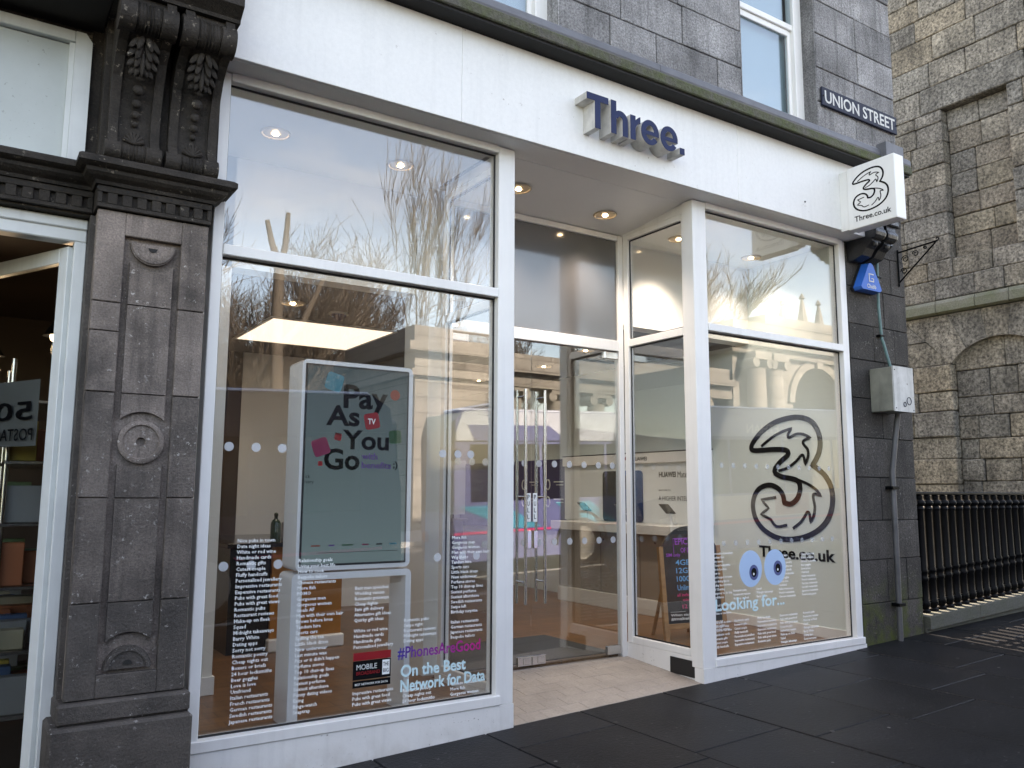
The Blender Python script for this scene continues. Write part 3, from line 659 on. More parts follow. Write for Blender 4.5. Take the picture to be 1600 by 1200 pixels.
# glass doors
def door(x0, x1, hx, sgn):
    d = MB().box(x0, x1, .888, .898, .15, 2.742).build('door', 'glass2', sf)
    for y0 in (.83, .957):
        MB().tube([(hx, y0, .63), (hx, y0, 2.34)], .0125, 12).build('pull_handle', 'chrome', d, True)
    for z in (.80, 1.47, 2.28):
        MB().tube([(hx, .83, z), (hx, .957, z)], .008, 8).build('handle_stub', 'chrome', d, True)
    e0 = x1 - .13 if sgn < 0 else x0
    pp = MB().box(e0, e0 + .13, .874, .912, .152, .225, .004); pp.build('patch_fitting', 'chrome', d)
    MB().box(e0 + .05, e0 + .115, .868, .8735, .165, .213, .003).build('lock_cover', 'chrome', d)
    c0 = x0 if sgn < 0 else x1 - .15
    MB().box(c0, c0 + .15, .874, .912, .152, .225, .004).build('patch_fitting', 'chrome', d)
    MB().box(c0, c0 + .15, .874, .912, 2.68, 2.742, .004).build('patch_fitting', 'chrome', d)
    p0 = x1 - .05 if sgn < 0 else x0 + .008
    pl = MB().box(p0, p0 + .042, .882, .887, 1.27, 1.50, .001).build('push_plate', 'vinyl', d)
    for i, ch in enumerate('PULL'):
        lettering(ch, 'black', (p0 + .009, .8815, 1.45 - i * .052), pl, fit=(.02, .036))
    MB().box(p0, p0 + .042, .870, .887, 1.06, 1.20, .003).build('lock_case', 'chrome', d)
    for z in (1.74, 1.105):
        n = 6
        for i in range(n):
            cx = x0 + .07 + (x1 - x0 - .14) * i / (n - 1)
            MB().lathe([(.0, .0), (.028, .0), (.028, .0008), (0, .0008)], cx, z, .8865, 20, 'y').build('frosted_dot', 'dot', d)
    return d
dl = door(3.104, 3.860, 3.765, -1); dr = door(3.866, 4.786, 3.955, 1)
dl['label'] = 'left leaf of the glass double door'; dr['label'] = 'right leaf of the glass double door'

# printed window film: word columns, dots, eyes, slogans (all stuck on the outside of the panes)
YV = YG - .0016
def dots(pane, xs, z, rr=.026, ma='dot'):
    for cx in xs: MB().lathe([(.0, .0), (rr, .0), (rr, .0008), (0, .0008)], cx, z, YV, 20, 'y').build('frosted_dot', ma, pane)
dots(pA, [1.225, 1.375, 1.525, 2.575, 2.687, 2.784], 1.750); dots(pA, [1.226, 1.377, 1.528, 2.548, 2.729, 2.835], 1.095)
dots(pB, [5.15 + .1395 * i for i in range(11)], 1.732, .022, 'dot2'); dots(pB, [5.15 + .1395 * i for i in range(11)], 1.105, .022, 'dot2')
COL1 = 'Nice pubs in town|Date night ideas|White or red wine|Handmade cards|Romantic gifts|Cutest couple|Fluffy handcuffs|Personalised jewellery|Impressive restaurants|Expensive restaurants|Pubs with great food|Pubs with great views|Romantic pubs|Restaurant reviews|Make-up on fleek|Squad|Midnight takeaways|Barry White|Dating apps|Sorry not sorry|Romantic poetry|Cheap nights out|Boxers or briefs|24 hour locksmiths|Beer goggles|Love is love|Umfriend|Italian restaurants|French restaurants|German restaurants|Swedish restaurants|Japanese restaurants'
COL2 = "Relationship goals|Living your best life|How to cook|Bespoke tailors|Chinese restaurants|More fish|FOMO|Gorgeous men|Gorgeous women|Goals AF|Men with their own hair|Brows before bros|Tandem hire|Sports cars|Spilling the tea|Little black dress|New underwear|Last minute wax|Pics or it didn't happen|Perfume stores|Top 10 chat-up lines|Relationship goals|Sexiest perfume|Sexiest aftershave|Funny dating videos|Exing|Binge-watch|Snaptrap"
COL3 = 'Best man speeches|Wedding venues|Romantic getaways|Cheap flights|3am gift delivery|Alternative gift ideas|Quirky gift ideas||White or red wine|Handmade cards|Handmade gifts|Personalised jewellery'
COL3B = 'Impressive restaurants|Pubs with great food|Pubs with great views'
COL4 = 'Romantic pubs|Swipe right|Restaurant reviews|Midnight takeaways|Dating apps'
COL4B = 'Romantic poetry|Cheap nights out|24 hour locksmiths'
COL5 = 'More fish|Gorgeous men|Gorgeous women|Men with their own hair|Wig shops|Tandem hire|Sports cars|Little black dress|New underwear|Perfume stores|Top 10 chat-up lines|Sexiest perfume|Sexiest aftershave|Swedish restaurants|Swipe left|Birthday surprise||Italian restaurants|German restaurants|Japanese restaurants|Bespoke tailors'
COL5B = 'Chinese restaurants|More fish|Gorgeous women'
def column(pane, s, x, z, ma='vinyl', pitch=.0310, size=.0285):
    return lettering(s.replace('|', '\n'), ma, (x, YV, z), pane, size=size, bold=size * .012, extrude=.0004, line=pitch / size, res=1, name='lettering')
column(pA, COL1, 1.295, 1.222); column(pA, COL2, 1.645, 1.100); column(pA, COL3.split('||')[0], 1.997, .925); column(pA, COL3.split('||')[1], 1.997, .925 - 8 * .031); column(pA, COL3B, 1.999, .322)
column(pA, COL4, 2.322, .715); column(pA, COL4B, 2.322, .300); column(pA, COL5.split('||')[0], 2.65, 1.205); column(pA, COL5.split('||')[1], 2.65, 1.205 - 17 * .031); column(pA, COL5B, 2.652, .300)
B1 = "Personalised jewellery|Tandem hire|Baby names|24 hour locksmiths|Jobs in London|How to|Best burgers in town|Top dating tips in|Ending the interview|CV Cleaning|Hangover to-do lists|Confidence||Perfect for one over 60|The right event|White or red wine||Swipe left|Swipe right|Birthday surprise"
column(pB, B1, 5.015, 1.02, size=.026); 
for i, xx in enumerate((5.015, 5.245, 5.52, 5.80, 6.10)):
    lines = (COL1.split('|')[i * 3:] + COL2.split('|'))
    column(pB, '|'.join(lines[:7 if i < 3 else 8]), xx, .485, size=.026)
    if i >= 1: column(pB, '|'.join(lines[9:9 + (3 if i < 3 else 12)]), xx, .72 if i < 3 else .98, size=.026)
lettering('#PhonesAreGood', 'phonesgood', (2.285, YV, .492), pA, fit=(.585, .077), size=.08, bold=.0011)
lettering('On the Best', 'paleblue', (2.308, YV, .388), pA, size=.082, bold=.002, fit=(.455, .072)); lettering('Network for Data', 'paleblue', (2.308, YV, .302), pA, size=.082, bold=.002, fit=(.60, .072))
bad = MB().box(1.998, 2.24, YV - .0008, YV, .515, .560).build('badge', 'red', pA)
MB().box(1.998, 2.24, YV - .0008, YV, .405, .513).build('badge', 'black', pA); MB().box(1.998, 2.24, YV - .0008, YV, .360, .399).build('badge', 'black', pA)
for s_, z, hh, mm, ww, xx in (('MOBILE', .462, .030, 'panelgrey', .13, 2.02), ('BROADBAND', .432, .020, 'red', .15, 2.02), ('BEST NETWORK FOR DATA', .373, .012, 'vinyl', .21, 2.013)):
    lettering(s_, mm, (xx, YV - .0015, z), pA, fit=(ww, hh), size=.03)
MB().box(2.185, 2.232, YV - .002, YV - .0009, .42, .505).build('badge', 'vinyl', pA)
for s_, z in (('THE', .47), ('BIG', .433)): lettering(s_, 'black', (2.19, YV - .0025, z), pA, fit=(.036, .022), size=.03)
# googly eyes and 'Looking for...'
for ex, ix, iz in ((5.459, 5.495, .861), (5.760, 5.795, .884)):
    el = lambda a, b, cx, cz, n=32: [(cx + a * math.cos(2 * math.pi * i / n), cz + b * math.sin(2 * math.pi * i / n)) for i in range(n)]
    ey = MB().prism(el(.137, .148, ex, .893), YV - .0008, YV, 'xz').build('eye_decal', 'eyeblue', pB)
    MB().prism(el(.055, .062, ix, iz), YV - .0016, YV - .001, 'xz').build('iris', mat('iris_print', (.06, .09, .24), .5), ey)
    MB().prism(el(.032, .037, ix, iz), YV - .0024, YV - .0018, 'xz').build('pupil', 'black', ey)
    MB().prism(el(.009, .010, ix - .004, iz - .012), YV - .0032, YV - .0026, 'xz').build('glint', 'vinyl', ey)
lettering('Looking for...', 'paleblue', (5.035, YV, .55), pB, fit=(.83, .125), size=.12, bold=.002)

# ------------------------------------------------------------------ signs on the front
sg = thing('shop_sign', 'navy block letters with pale returns reading Three and a full stop on white fascia', 'sign')
def letter(ch, x, z, w, h, sw):
    """one built-up letter as flat strokes: list of polygons"""
    if ch == 'T': return [[(x, z + h - sw), (x + w, z + h - sw), (x + w, z + h), (x, z + h)], [(x + w / 2 - sw / 2, z), (x + w / 2 + sw / 2, z), (x + w / 2 + sw / 2, z + h - sw), (x + w / 2 - sw / 2, z + h - sw)]]
    if ch in 'hr':
        xh = .187; st = [(x, z), (x + sw, z), (x + sw, z + (h if ch == 'h' else xh)), (x, z + (h if ch == 'h' else xh))]
        if ch == 'h':
            ro = (w - sw * .3) / 2; cx = x + w - ro; cz = z + xh - ro
            a = [(cx + ro * math.cos(R(t)), cz + ro * math.sin(R(t))) for t in range(0, 166, 15)]
            b = [(cx + (ro - sw) * math.cos(R(t)), cz + (ro - sw * .92) * math.sin(R(t))) for t in range(165, -1, -15)]
            return [st, a + b, [(x + w - sw, z), (x + w, z), (x + w, cz), (x + w - sw, cz)]]
        c = x + w
        return [st, [(x + sw, z + xh - .095), (x + sw + .012, z + xh - .07), (x + sw + .03, z + xh - .054), (c, z + xh - .05), (c, z + xh + .003), (x + sw + .03, z + xh - .006), (x + sw, z + xh - .035)]]
    if ch == 'e':
        xo, zo = w / 2, .097; cx, cz = x + xo, z + zo - .003; xi, zi = xo - sw * .95, zo - sw * .82
        T = list(range(0, 325, 9)) + [325]
        a = [(cx + xo * math.cos(R(t)), cz + zo * math.sin(R(t))) for t in T]; b = [(cx + xi * math.cos(R(t)), cz + zi * math.sin(R(t))) for t in reversed(T)]
        return [a + b, [(cx - xi - .004, cz - .020), (cx + xo - .001, cz - .020), (cx + xo, cz + .010), (cx - xi - .004, cz + .010)]]
    return [[(x, z), (x + w, z), (x + w, z + h), (x, z + h)]]
xcur = 3.485
for ch, w_, h_, adv in (('T', .198, .252, .024), ('h', .160, .252, .024), ('r', .098, .19, .006), ('e', .178, .19, .016), ('e', .178, .19, .020), ('.', .050, .050, 0)):
    sides = MB(); face = MB()
    for k, poly in enumerate(letter(ch, xcur, 4.072, w_, h_, .050)):
        sides.prism(poly, -.335 + .0004 * k, -.2004, 'xz'); face.prism(poly, -.3385 + .0004 * k, -.3355 + .0004 * k, 'xz')
    lt = sides.build('letter', 'letterside', sg); face.build('letter_face', 'navy', lt)
    xcur += w_ + adv

ps = thing('projecting_sign', 'white projecting box sign with black outlined numeral logo at the right end of fascia', 'sign')
pb = MB().box(6.55, 6.69, -.755, -.285, 3.872, 4.452, .006).build('sign_box', 'frame', ps)
bx('mounting_arm', 'frame', ps, 6.56, 6.68, -.287, -.201, 3.885, 4.44)
emblem(lambda a, b, d: (6.5495 - d, -.315 - a * .44, 4.01 + b * .385), ps, .002, .036, .019)
lettering('Three.co.uk', 'black', (6.549, -.348, 3.935), ps, SIDE, fit=(.355, .05), size=.06, bold=.0008)

st = thing('street_name_sign', 'dark blue street name plate lettered UNION STREET on granite wall', 'sign')
MB().box(6.615, 7.845, -.028, -.006, 5.205, 5.395, .006).build('plate', 'signplate', st)
lettering('UNION STREET', 'whitepaint', (6.655, -.0285, 5.238), st, fit=(1.15, .125), size=.15, bold=.002)
for xx in (6.63, 7.83): MB().sphere((xx, -.03, 5.3), .008, .006, .008).build('screw', 'iron', st)

al = thing('alarm_box', 'blue triangular burglar alarm box on the dark granite pier', 'alarm')
tri = [(6.965, 3.425), (7.265, 3.425), (7.29, 3.45), (7.155, 3.70), (7.12, 3.715), (7.085, 3.70), (6.94, 3.45)]
MB().prism(tri, -.035, -.002, 'xz').build('back_plate', 'gasket', al)
o = MB(); n = len(tri); cx, cz = 7.115, 3.53
o.add([(p[0], -.035, p[1]) for p in tri] + [(cx + (p[0] - cx) * .93, -.115, cz + (p[1] - cz) * .93) for p in tri], [tuple(range(n, 2 * n))] + [(i, (i + 1) % n, n + (i + 1) % n, n + i) for i in range(n)]).build('cover', 'alarmblue', al)
lettering('Chubb', 'whitepaint', (7.045, -.1155, 3.452), al, fit=(.14, .04), size=.05, bold=.0008)
mb = MB()
for b_ in ((7.075, 7.155, 3.585, 3.595), (7.075, 7.085, 3.525, 3.585), (7.075, 7.155, 3.515, 3.525), (7.145, 7.155, 3.525, 3.55), (7.115, 7.145, 3.545, 3.552)): mb.box(b_[0], b_[1], -.118, -.1155, b_[2], b_[3])
mb.build('emblem', 'whitepaint', al)

jb = thing('meter_box', 'grey white metal cabinet fixed to the dark granite pier', 'cabinet')
MB().box(7.175, 7.485, -.235, -.002, 2.275, 2.69, .006).build('case', 'boxside', jb)
bx('lid', 'boxpaint', jb, 7.17, 7.49, -.252, -.236, 2.27, 2.695)
for xx, zz, rr in ((7.40, 2.375, .035), (7.33, 2.34, .02)):
    MB().tube([(xx + rr * math.cos(t * .5236), -.2535, zz + rr * math.sin(t * .5236)) for t in range(12)], .004, 6, True).build('badge', 'signplate', jb)
for xx, zz in ((7.19, 2.66), (7.47, 2.29), (7.19, 2.30)): MB().sphere((xx, -.253, zz), .006, .004, .006).build('screw', 'iron', jb)
cd = thing('cable_conduit', 'thin teal conduit running down the pier to the metal cabinet', 'pipe')
MB().tube([(7.36, -.035, 3.95), (7.345, -.035, 3.7), (7.335, -.035, 3.31), (7.36, -.035, 3.0), (7.375, -.04, 2.96), (7.475, -.04, 2.72), (7.475, -.06, 2.69)], .014, 10).build('tube', 'teal', cd, True)
for z in (3.60, 3.02): MB().box(7.315, 7.385, -.052, -.002, z, z + .02, .003).build('clip', 'iron', cd)
dp = thing('service_pipe', 'grey pipe running down the pier from cabinet to pavement', 'pipe')
MB().tube([(7.47, -.09, 2.275), (7.468, -.06, 2.1), (7.39, -.05, 1.72), (7.383, -.05, .87), (7.375, -.05, zg(7.4) - .01)], .026, 12).build('tube', 'pipe', dp, True)
for z in (1.55, .47): MB().box(7.335, 7.44, -.084, .0, z, z + .03, .004).build('clip', 'iron', dp)
br = thing('hanging_bracket', 'black wrought iron hanging bracket with scrolls at the pier corner', 'bracket')
MB().tube([(7.75, -.012, 3.58), (7.75, -.012, 3.96)], .010, 8).build('back_bar', 'iron', br)
MB().tube([(7.75, -.012, 3.93), (7.75, -.43, 3.955)], .009, 8).build('arm', 'iron', br)
MB().tube([(7.75, -.012, 3.62), (7.75, -.41, 3.945)], .008, 8).build('strut', 'iron', br)
for cy, cz, rr in ((-.09, 3.85, .04), (-.2, 3.88, .035), (-.07, 3.73, .035), (-.30, 3.915, .02)):
    MB().tube([(7.75, cy + rr * (1 - .05 * t) * math.cos(t * .6), cz + rr * (1 - .05 * t) * math.sin(t * .6)) for t in range(15)], .005, 6).build('scroll', 'iron', br, True)
MB().tube([(7.75, -.43, 3.955), (7.75, -.445, 3.975), (7.75, -.43, 3.99), (7.75, -.415, 3.98)], .006, 6).build('hook', 'iron', br)

# ------------------------------------------------------------------ carved stone pilaster between the two shops
pil = thing('stone_pilaster', 'sooty carved stone pilaster with roundels and twin scroll brackets left of the shopfront', 'pilaster')
core = bx('shaft', 'pilaster', pil, .48, 1.015, -.084, .12, .50, 2.94)
JZ = [.505, .958, 1.467, 1.995, 2.455, 2.935]
for i, (a, b) in enumerate(zip(JZ, JZ[1:])):
    ma = ('pilaster_low', 'pilaster_mid', 'pilaster_mid', 'pilaster', 'pilaster')[i]
    for p, q in ((.475, .608), (.886, 1.02)):
        for (za, zb) in (((a, a + .31), (a + .31, b)) if (i == 3 and p < .5) else ((a, b),)):
            MB().box(p, q, -.12 + random.uniform(-.003, .003), -.08, za + .0022, zb - .0022, .004).build('stone_block', ma, core)
MB().box(.608, .886, -.119, -.08, .507, .615, .004).build('stone_block', 'pilaster_low', core)
MB().box(.608, .886, -.119, -.08, 2.812, 2.933, .004).build('stone_block', 'pilaster', core)
def centre_panel(z0, z1, lo, hi, ma, cx=.747, hw=.105):
    """raised centre panel; lo / hi give a roundel (z, r) whose curve bites into that end"""
    pts = []
    if lo:
        for i in range(9):
            x = cx - hw + 2 * hw * i / 8; pts.append((x, lo[0] + math.sqrt(max(0, lo[1] ** 2 - (x - cx) ** 2))))
    else: pts += [(cx - hw, z0), (cx + hw, z0)]
    if hi:
        for i in range(9):
            x = cx + hw - 2 * hw * i / 8; pts.append((x, hi[0] - math.sqrt(max(0, hi[1] ** 2 - (x - cx) ** 2))))
    else: pts += [(cx + hw, z1), (cx - hw, z1)]
    MB().prism(pts, -.108, -.082, 'xz').build('raised_panel', ma, core)
centre_panel(0, .955, (.66, .15), None, 'pilaster_low'); centre_panel(.961, 1.464, None, None, 'pilaster_mid')
centre_panel(1.470, 0, None, (1.75, .155), 'pilaster_mid'); centre_panel(0, 1.992, (1.75, .155), None, 'pilaster')
centre_panel(1.998, 2.452, None, None, 'pilaster'); centre_panel(2.458, 0, None, (2.80, .16), 'pilaster')
MB().lathe([(0, .0), (.105, .0), (.110, -.008), (.110, -.028), (.098, -.034), (.088, -.034), (.082, -.024), (.030, -.022), (.024, -.022), (.018, -.004), (0, -.004)], .747, 1.75, -.083, 36, 'y').build('roundel', 'pilaster', core, True)
for z, sgn, ma in ((2.785, -1, 'pilaster'), (.635, 1, 'pilaster_low')):
    mb = MB(); A = (180, 360) if sgn < 0 else (0, 180)
    mb.prism(arc(.747, z, .110, A[0], A[1], 18), -.112, -.083, 'xz'); mb.build('half_roundel', ma, core)
    mb = MB(); o_ = arc(.747, z - .004 * -sgn * -1, .106, A[0], A[1], 18); i_ = arc(.747, z, .085, A[1], A[0], 18)
    mb.prism(o_ + i_, -.120, -.1125, 'xz'); mb.build('half_ring', ma, core)
    MB().prism(arc(.747, z + .02 * sgn, .022, A[0], A[1], 8), -.116, -.1125, 'xz').build('boss', 'ledge_dark', core)
bs = MB(); bs.box(.445, 1.045, -.16, .12, .405, .503, .012); bs.build('plinth', 'pilaster_low', pil)
MB().box(.415, 1.052, -.20, .12, zg(.7) - .05, .403, .014).build('plinth', 'pilaster_low', pil)
# fluted frieze and moulded cap (also run on to the left over the neighbouring shop)
def frieze(parent, x0, x1, y, z0, z1, n):
    fr_ = bx('frieze', 'carved', parent, x0, x1, y + .022, y + .2, z0, z1)
    w = (x1 - x0) / n
    MB().box(x0, x1, y, y + .0215, z0, z0 + .022, .003).build('band', 'carved', fr_); MB().box(x0, x1, y, y + .0215, z1 - .034, z1, .003).build('band', 'carved', fr_)
    for i in range(n + 1):
        a = x0 + w * i - w * .33; b = x0 + w * i + w * .33
        MB().box(max(a, x0), min(b, x1), y + .0005, y + .0215, z0 + .0225, z1 - .0345, .003).build('fillet', 'carved', fr_)
    for i in range(n):
        c_ = x0 + w * (i + .5); MB().prism(arc(c_, z1 - .05, w * .2, 0, 180, 6) + [(c_ - w * .2, z1 - .034), (c_ + w * .2, z1 - .034)], y + .006, y + .021, 'xz') if False else None
        MB().lathe([(0, -.0012), (.006, -.0012), (.006, .001)], x0 + w * i, z1 - .016, y, 8, 'y').build('painted_hole_dot', 'ledge_dark', fr_)  # flat dark disc stands in for the shade inside a drilled hole
frieze(pil, .465, 1.028, -.142, 2.937, 3.052, 8)
CAP = [(-.05, 3.053), (.012, 3.053), (.018, 3.07), (.045, 3.085), (.062, 3.10), (.066, 3.118), (.085, 3.124), (.105, 3.135), (.105, 3.162), (.09, 3.174), (-.05, 3.176)]
MB().sweep(CAP, [(.465, .03), (.465, -.142), (1.028, -.142), (1.028, .03)]).build('cap_moulding', 'carved', pil)
# twin consoles
def console(x0, x1):
    cx = (x0 + x1) / 2
    prof = [(.1, 3.18), (-.16, 3.18), (-.20, 3.20), (-.215, 3.24), (-.20, 3.28), (-.175, 3.32), (-.175, 3.42), (-.19, 3.52), (-.22, 3.62), (-.27, 3.71), (-.33, 3.76), (-.41, 3.79), (-.46, 3.83), (-.47, 3.90), (-.45, 3.955), (.1, 3.955)]
    def off(d): return [(.1 if p[0] > 0 else p[0] + d, p[1]) for p in prof]
    c_ = MB().prism(off(.022), x0 + .03, x1 - .03, 'yz').build('console', 'carved', pil)
    for a, b in ((x0, x0 + .045), (x1 - .045, x1)): MB().prism(prof, a, b, 'yz').build('side_scroll', 'carved', c_)
    for (yy, zz, rr) in ((-.165, 3.235, .052), (-.395, 3.865, .082)):
        MB().lathe([(0, x0 - .012), (rr, x0 - .012), (rr, x0 + .062), (rr * .86, x0 + .066), (rr * .92, x0 + .09), (rr * .8, cx), (rr * .92, x1 - .09), (rr * .86, x1 - .066), (rr, x1 - .062), (rr, x1 + .012), (0, x1 + .012)], yy, zz, 0, 22, 'x').build('volute', 'carved', c_, True)
        for k in range(7):     # reeding across the volute
            xx = cx - .05 + .1 * k / 6
            MB().lathe([(rr * .8, xx - .005), (rr * .96, xx), (rr * .8, xx + .005)], yy, zz, 0, 16, 'x').build('reed', 'carved', c_)
    for k, z in enumerate((3.40, 3.445, 3.50, 3.56)):
        yy = -.163 - .015 * k - (.02 if k == 3 else 0); s = .017 + .004 * k
        MB().sphere((cx, yy, z), s, s * .8, s).build('bead', 'carved', c_, True)
    # acanthus leaf under the upper volute
    lf = MB()
    def leaflet(x, y, z, L, w, th, rot):
        q = MB().sphere((0, 0, 0), w, th, L, 10, 8); ca, sa = math.cos(R(rot)), math.sin(R(rot))
        lf.add([(x + vx * ca + vz * sa, y + vy - .25 * abs(vx), z - vx * sa + vz * ca) for vx, vy, vz in q.v], q.f)
    for j_, (z, hw, L) in enumerate(((3.775, .050, .050), (3.735, .055, .050), (3.695, .052, .046), (3.658, .040, .040))):
        y = -.345 + .62 * (3.775 - z)
        for sg_ in (-1, 1):
            leaflet(cx + sg_ * hw * .80, y, z - .012, L, .017, .016, -sg_ * 38); leaflet(cx + sg_ * hw * .38, y - .010, z - .012, L, .016, .018, -sg_ * 16)
    leaflet(cx, -.305, 3.70, .105, .013, .026, 0); leaflet(cx, -.262, 3.625, .035, .026, .016, 0)
    lf.build('acanthus_leaf', 'carved', c_, True)
    for k in range(7):         # shell above the lower volute
        a = R(20 + 140 * k / 6); MB().tube([(cx, -.185, 3.285), (cx + .052 * math.cos(a), -.178, 3.285 + .060 * math.sin(a))], [.006, .012], 6).build('shell_rib', 'carved', c_)
console(.487, .733); console(.778, 1.024)
bx('console_backing', 'carved', pil, .46, 1.045, -.12, .2, 3.177, 3.957)
MB().sweep([(-.05, 3.957), (.36, 3.957), (.365, 3.975), (.40, 4.0), (.43, 4.02), (.43, 4.075), (-.05, 4.08)], [(.47, .1), (.47, -.12), (1.035, -.12), (1.035, .1)] if False else [(.455, -.10), (1.05, -.10)]).build('top_slab', 'carved', pil)
bx('blocking', 'carved', pil, .44, 1.06, -.42, .2, 4.081, 4.54)

# ------------------------------------------------------------------ neighbouring shop to the left
ns = thing('neighbouring_shop', 'dark carved stone shop bay with white transom panel and open glazed door', 'shop')
frieze(ns, -2.2, .462, -.0, 2.937, 3.052, 36)
MB().sweep(CAP, [(-2.2, .0), (.4645, .0)]).build('cap_moulding', 'carved', ns)
tp = bx('transom_panel', 'neighpanel', ns, -2.2, .325, .035, .05, 3.19, 3.84)
tf = MB(); tf.prism([(.325, 3.178), (.405, 3.178), (.405, 3.86), (.372, 3.905), (.325, 3.905)], -.005, .055, 'xz'); tf.box(-2.2, .3245, -.005, .055, 3.845, 3.905, .004); tf.box(-2.2, .3245, -.004, .055, 3.178, 3.195, .004)
tf.prism([(.30, 3.195), (.3245, 3.195), (.3245, 3.845), (.30, 3.845)], .012, .034, 'xz'); tf.build('transom_frame', 'neigh', ns)
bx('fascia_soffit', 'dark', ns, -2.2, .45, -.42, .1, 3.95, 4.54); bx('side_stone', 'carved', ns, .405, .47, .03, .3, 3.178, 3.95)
bx('upper_return', 'carved', ns, -2.2, .47, .056, .25, 3.178, 3.95)
df = MB(); df.box(-1.6, .455, .10, .20, 2.80, 2.925, .006); df.box(.398, .455, .10, .20, zg(0) - .02, 2.7995, .004); df.box(-1.6, .455, .085, .0995, 2.865, 2.92, .006)
df.build('door_frame', 'neigh', ns); bx('lintel', 'carved', ns, -2.2, .46, .03, .3, 2.926, 2.9365)
bx('jamb_stone', 'pilaster_low', ns, .456, .48, .0, .3, -.2, 2.925)
# door leaf, open inwards
ang = R(117); hp = Vector((.392, .15, 0)); dv = Vector((math.cos(ang), math.sin(ang), 0)); nv = Vector((-dv.y, dv.x, 0))
def leaf_box(u0, u1, z0, z1, t0=-.02, t1=.02):
    mb = MB().box(u0, u1, t0, t1, z0, z1, .003); mb.v = [tuple(hp + dv * vx + nv * vy + Vector((0, 0, vz))) for vx, vy, vz in mb.v]; return mb
lm = leaf_box(.0, .075, .0, 2.78)
for a in ((.075, .86, .0, .10), (.075, .86, 2.70, 2.78), (.86, .93, .0, 2.78)):
    q = leaf_box(*a); lm.add(q.v, q.f)
leaf = lm.build('door', 'neigh', ns)
leaf_box(.075, .86, .10, 2.70, -.004, .004).build('pane', 'glass2', leaf)
reflected_poster = leaf_box(.20, .66, 1.735, 2.09, -.0085, -.005).build('poster', mat('reflected_poster_grey', (.11, .115, .115), .6), leaf)  # painted reflection of a poster that hangs elsewhere, not a real sheet
for s_, u_, z_, w_, h_ in (('50', .23, 1.875, .36, .10), ('POSTAGE', .215, 1.765, .42, .065)):  # reversed letters, part of the painted reflection
    me = text_mesh(s_, 'black', size=.1, bold=.001, fit=(w_, h_)); 
    for v in me.vertices:
        p = hp + dv * (u_ + v.co.x) + nv * (.006 + .0005) + Vector((0, 0, z_ + v.co.y)); v.co = p
    link('lettering', me, leaf)
    me = me.copy()
    for v in me.vertices: v.co = v.co - nv * .0165
    link('lettering', me, leaf)
nf = bx('interior_floor', 'darkbrown', ns, -2.2, .9, .2, 4.2, -.12, -.08)
MB().box(-2.2, .9, 4.2, 4.3, -.2, 3.2).box(.85, .9, .32, 4.2, -.2, 3.2).box(-2.3, -2.2, .0, 4.3, -.2, 4.5).box(-2.2, .9, .3, 4.2, 3.1, 3.2).build('interior_walls', 'darkbrown', ns)
rk = thing('goods_rack', 'steel shop rack stocked with small goods just inside the open door', 'rack')
for xx, yy in ((.50, .62), (.50, 1.2), (.50, 1.9), (.80, .62), (.80, 1.9)): MB().tube([(xx, yy, -.08), (xx, yy, 2.25)], .014, 10).build('upright', 'chrome', rk, True)
for z in (.25, .6, .95, 1.3, 1.65, 2.0): MB().box(.49, .82, .6, 1.92, z, z + .02, .003).build('shelf', 'chrome', rk)
rg = random.Random(5); cols = [mat('goods_%d' % i, c, .5) for i, c in enumerate([(.35, .10, .04), (.10, .16, .07), (.30, .26, .18), (.05, .10, .2), (.4, .3, .06), (.2, .2, .2)])]
pk = thing('goods_stock', 'small coloured packets lined up along the steel rack shelves', 'packets')
for z in (.27, .62, .97, 1.32, 1.67):
    y = .64
    while y < 1.85:
        w = rg.uniform(.07, .13); h = rg.uniform(.1, .24); MB().box(.50, .50 + rg.uniform(.1, .25), y, y + w - .012, z + .0015, z + h, .004).build('packet', rg.choice(cols), pk); y += w
rk.location = pk.location = (-.30, .18, 0)
pend = thing('pendant_lamp', 'warm glowing lamp deep inside the neighbouring shop', 'lamp')
for xx, yy, zz in ((.1, 2.2, 2.45), (.45, 1.4, 2.5)):
    MB().lathe([(0, .10), (.03, .10), (.09, 0), (.085, 0), (0, .03)], xx, yy, zz, 14).build('shade', 'iron', pend); MB().sphere((xx, yy, zz), .045, .045, .045).build('bulb', 'bulb', pend)
    MB().tube([(xx, yy, zz + .1), (xx, yy, 3.1)], .004, 5).build('flex', 'iron', pend)
    ld = bpy.data.lights.new('pendant_glow', 'POINT'); ld.energy = 1.0; ld.shadow_soft_size = .05; ld.color = (1., .80, .58)
    lo = bpy.data.objects.new('pendant_glow', ld); C.objects.link(lo); lo.parent = pend; lo.location = (xx, yy, zz - .09)

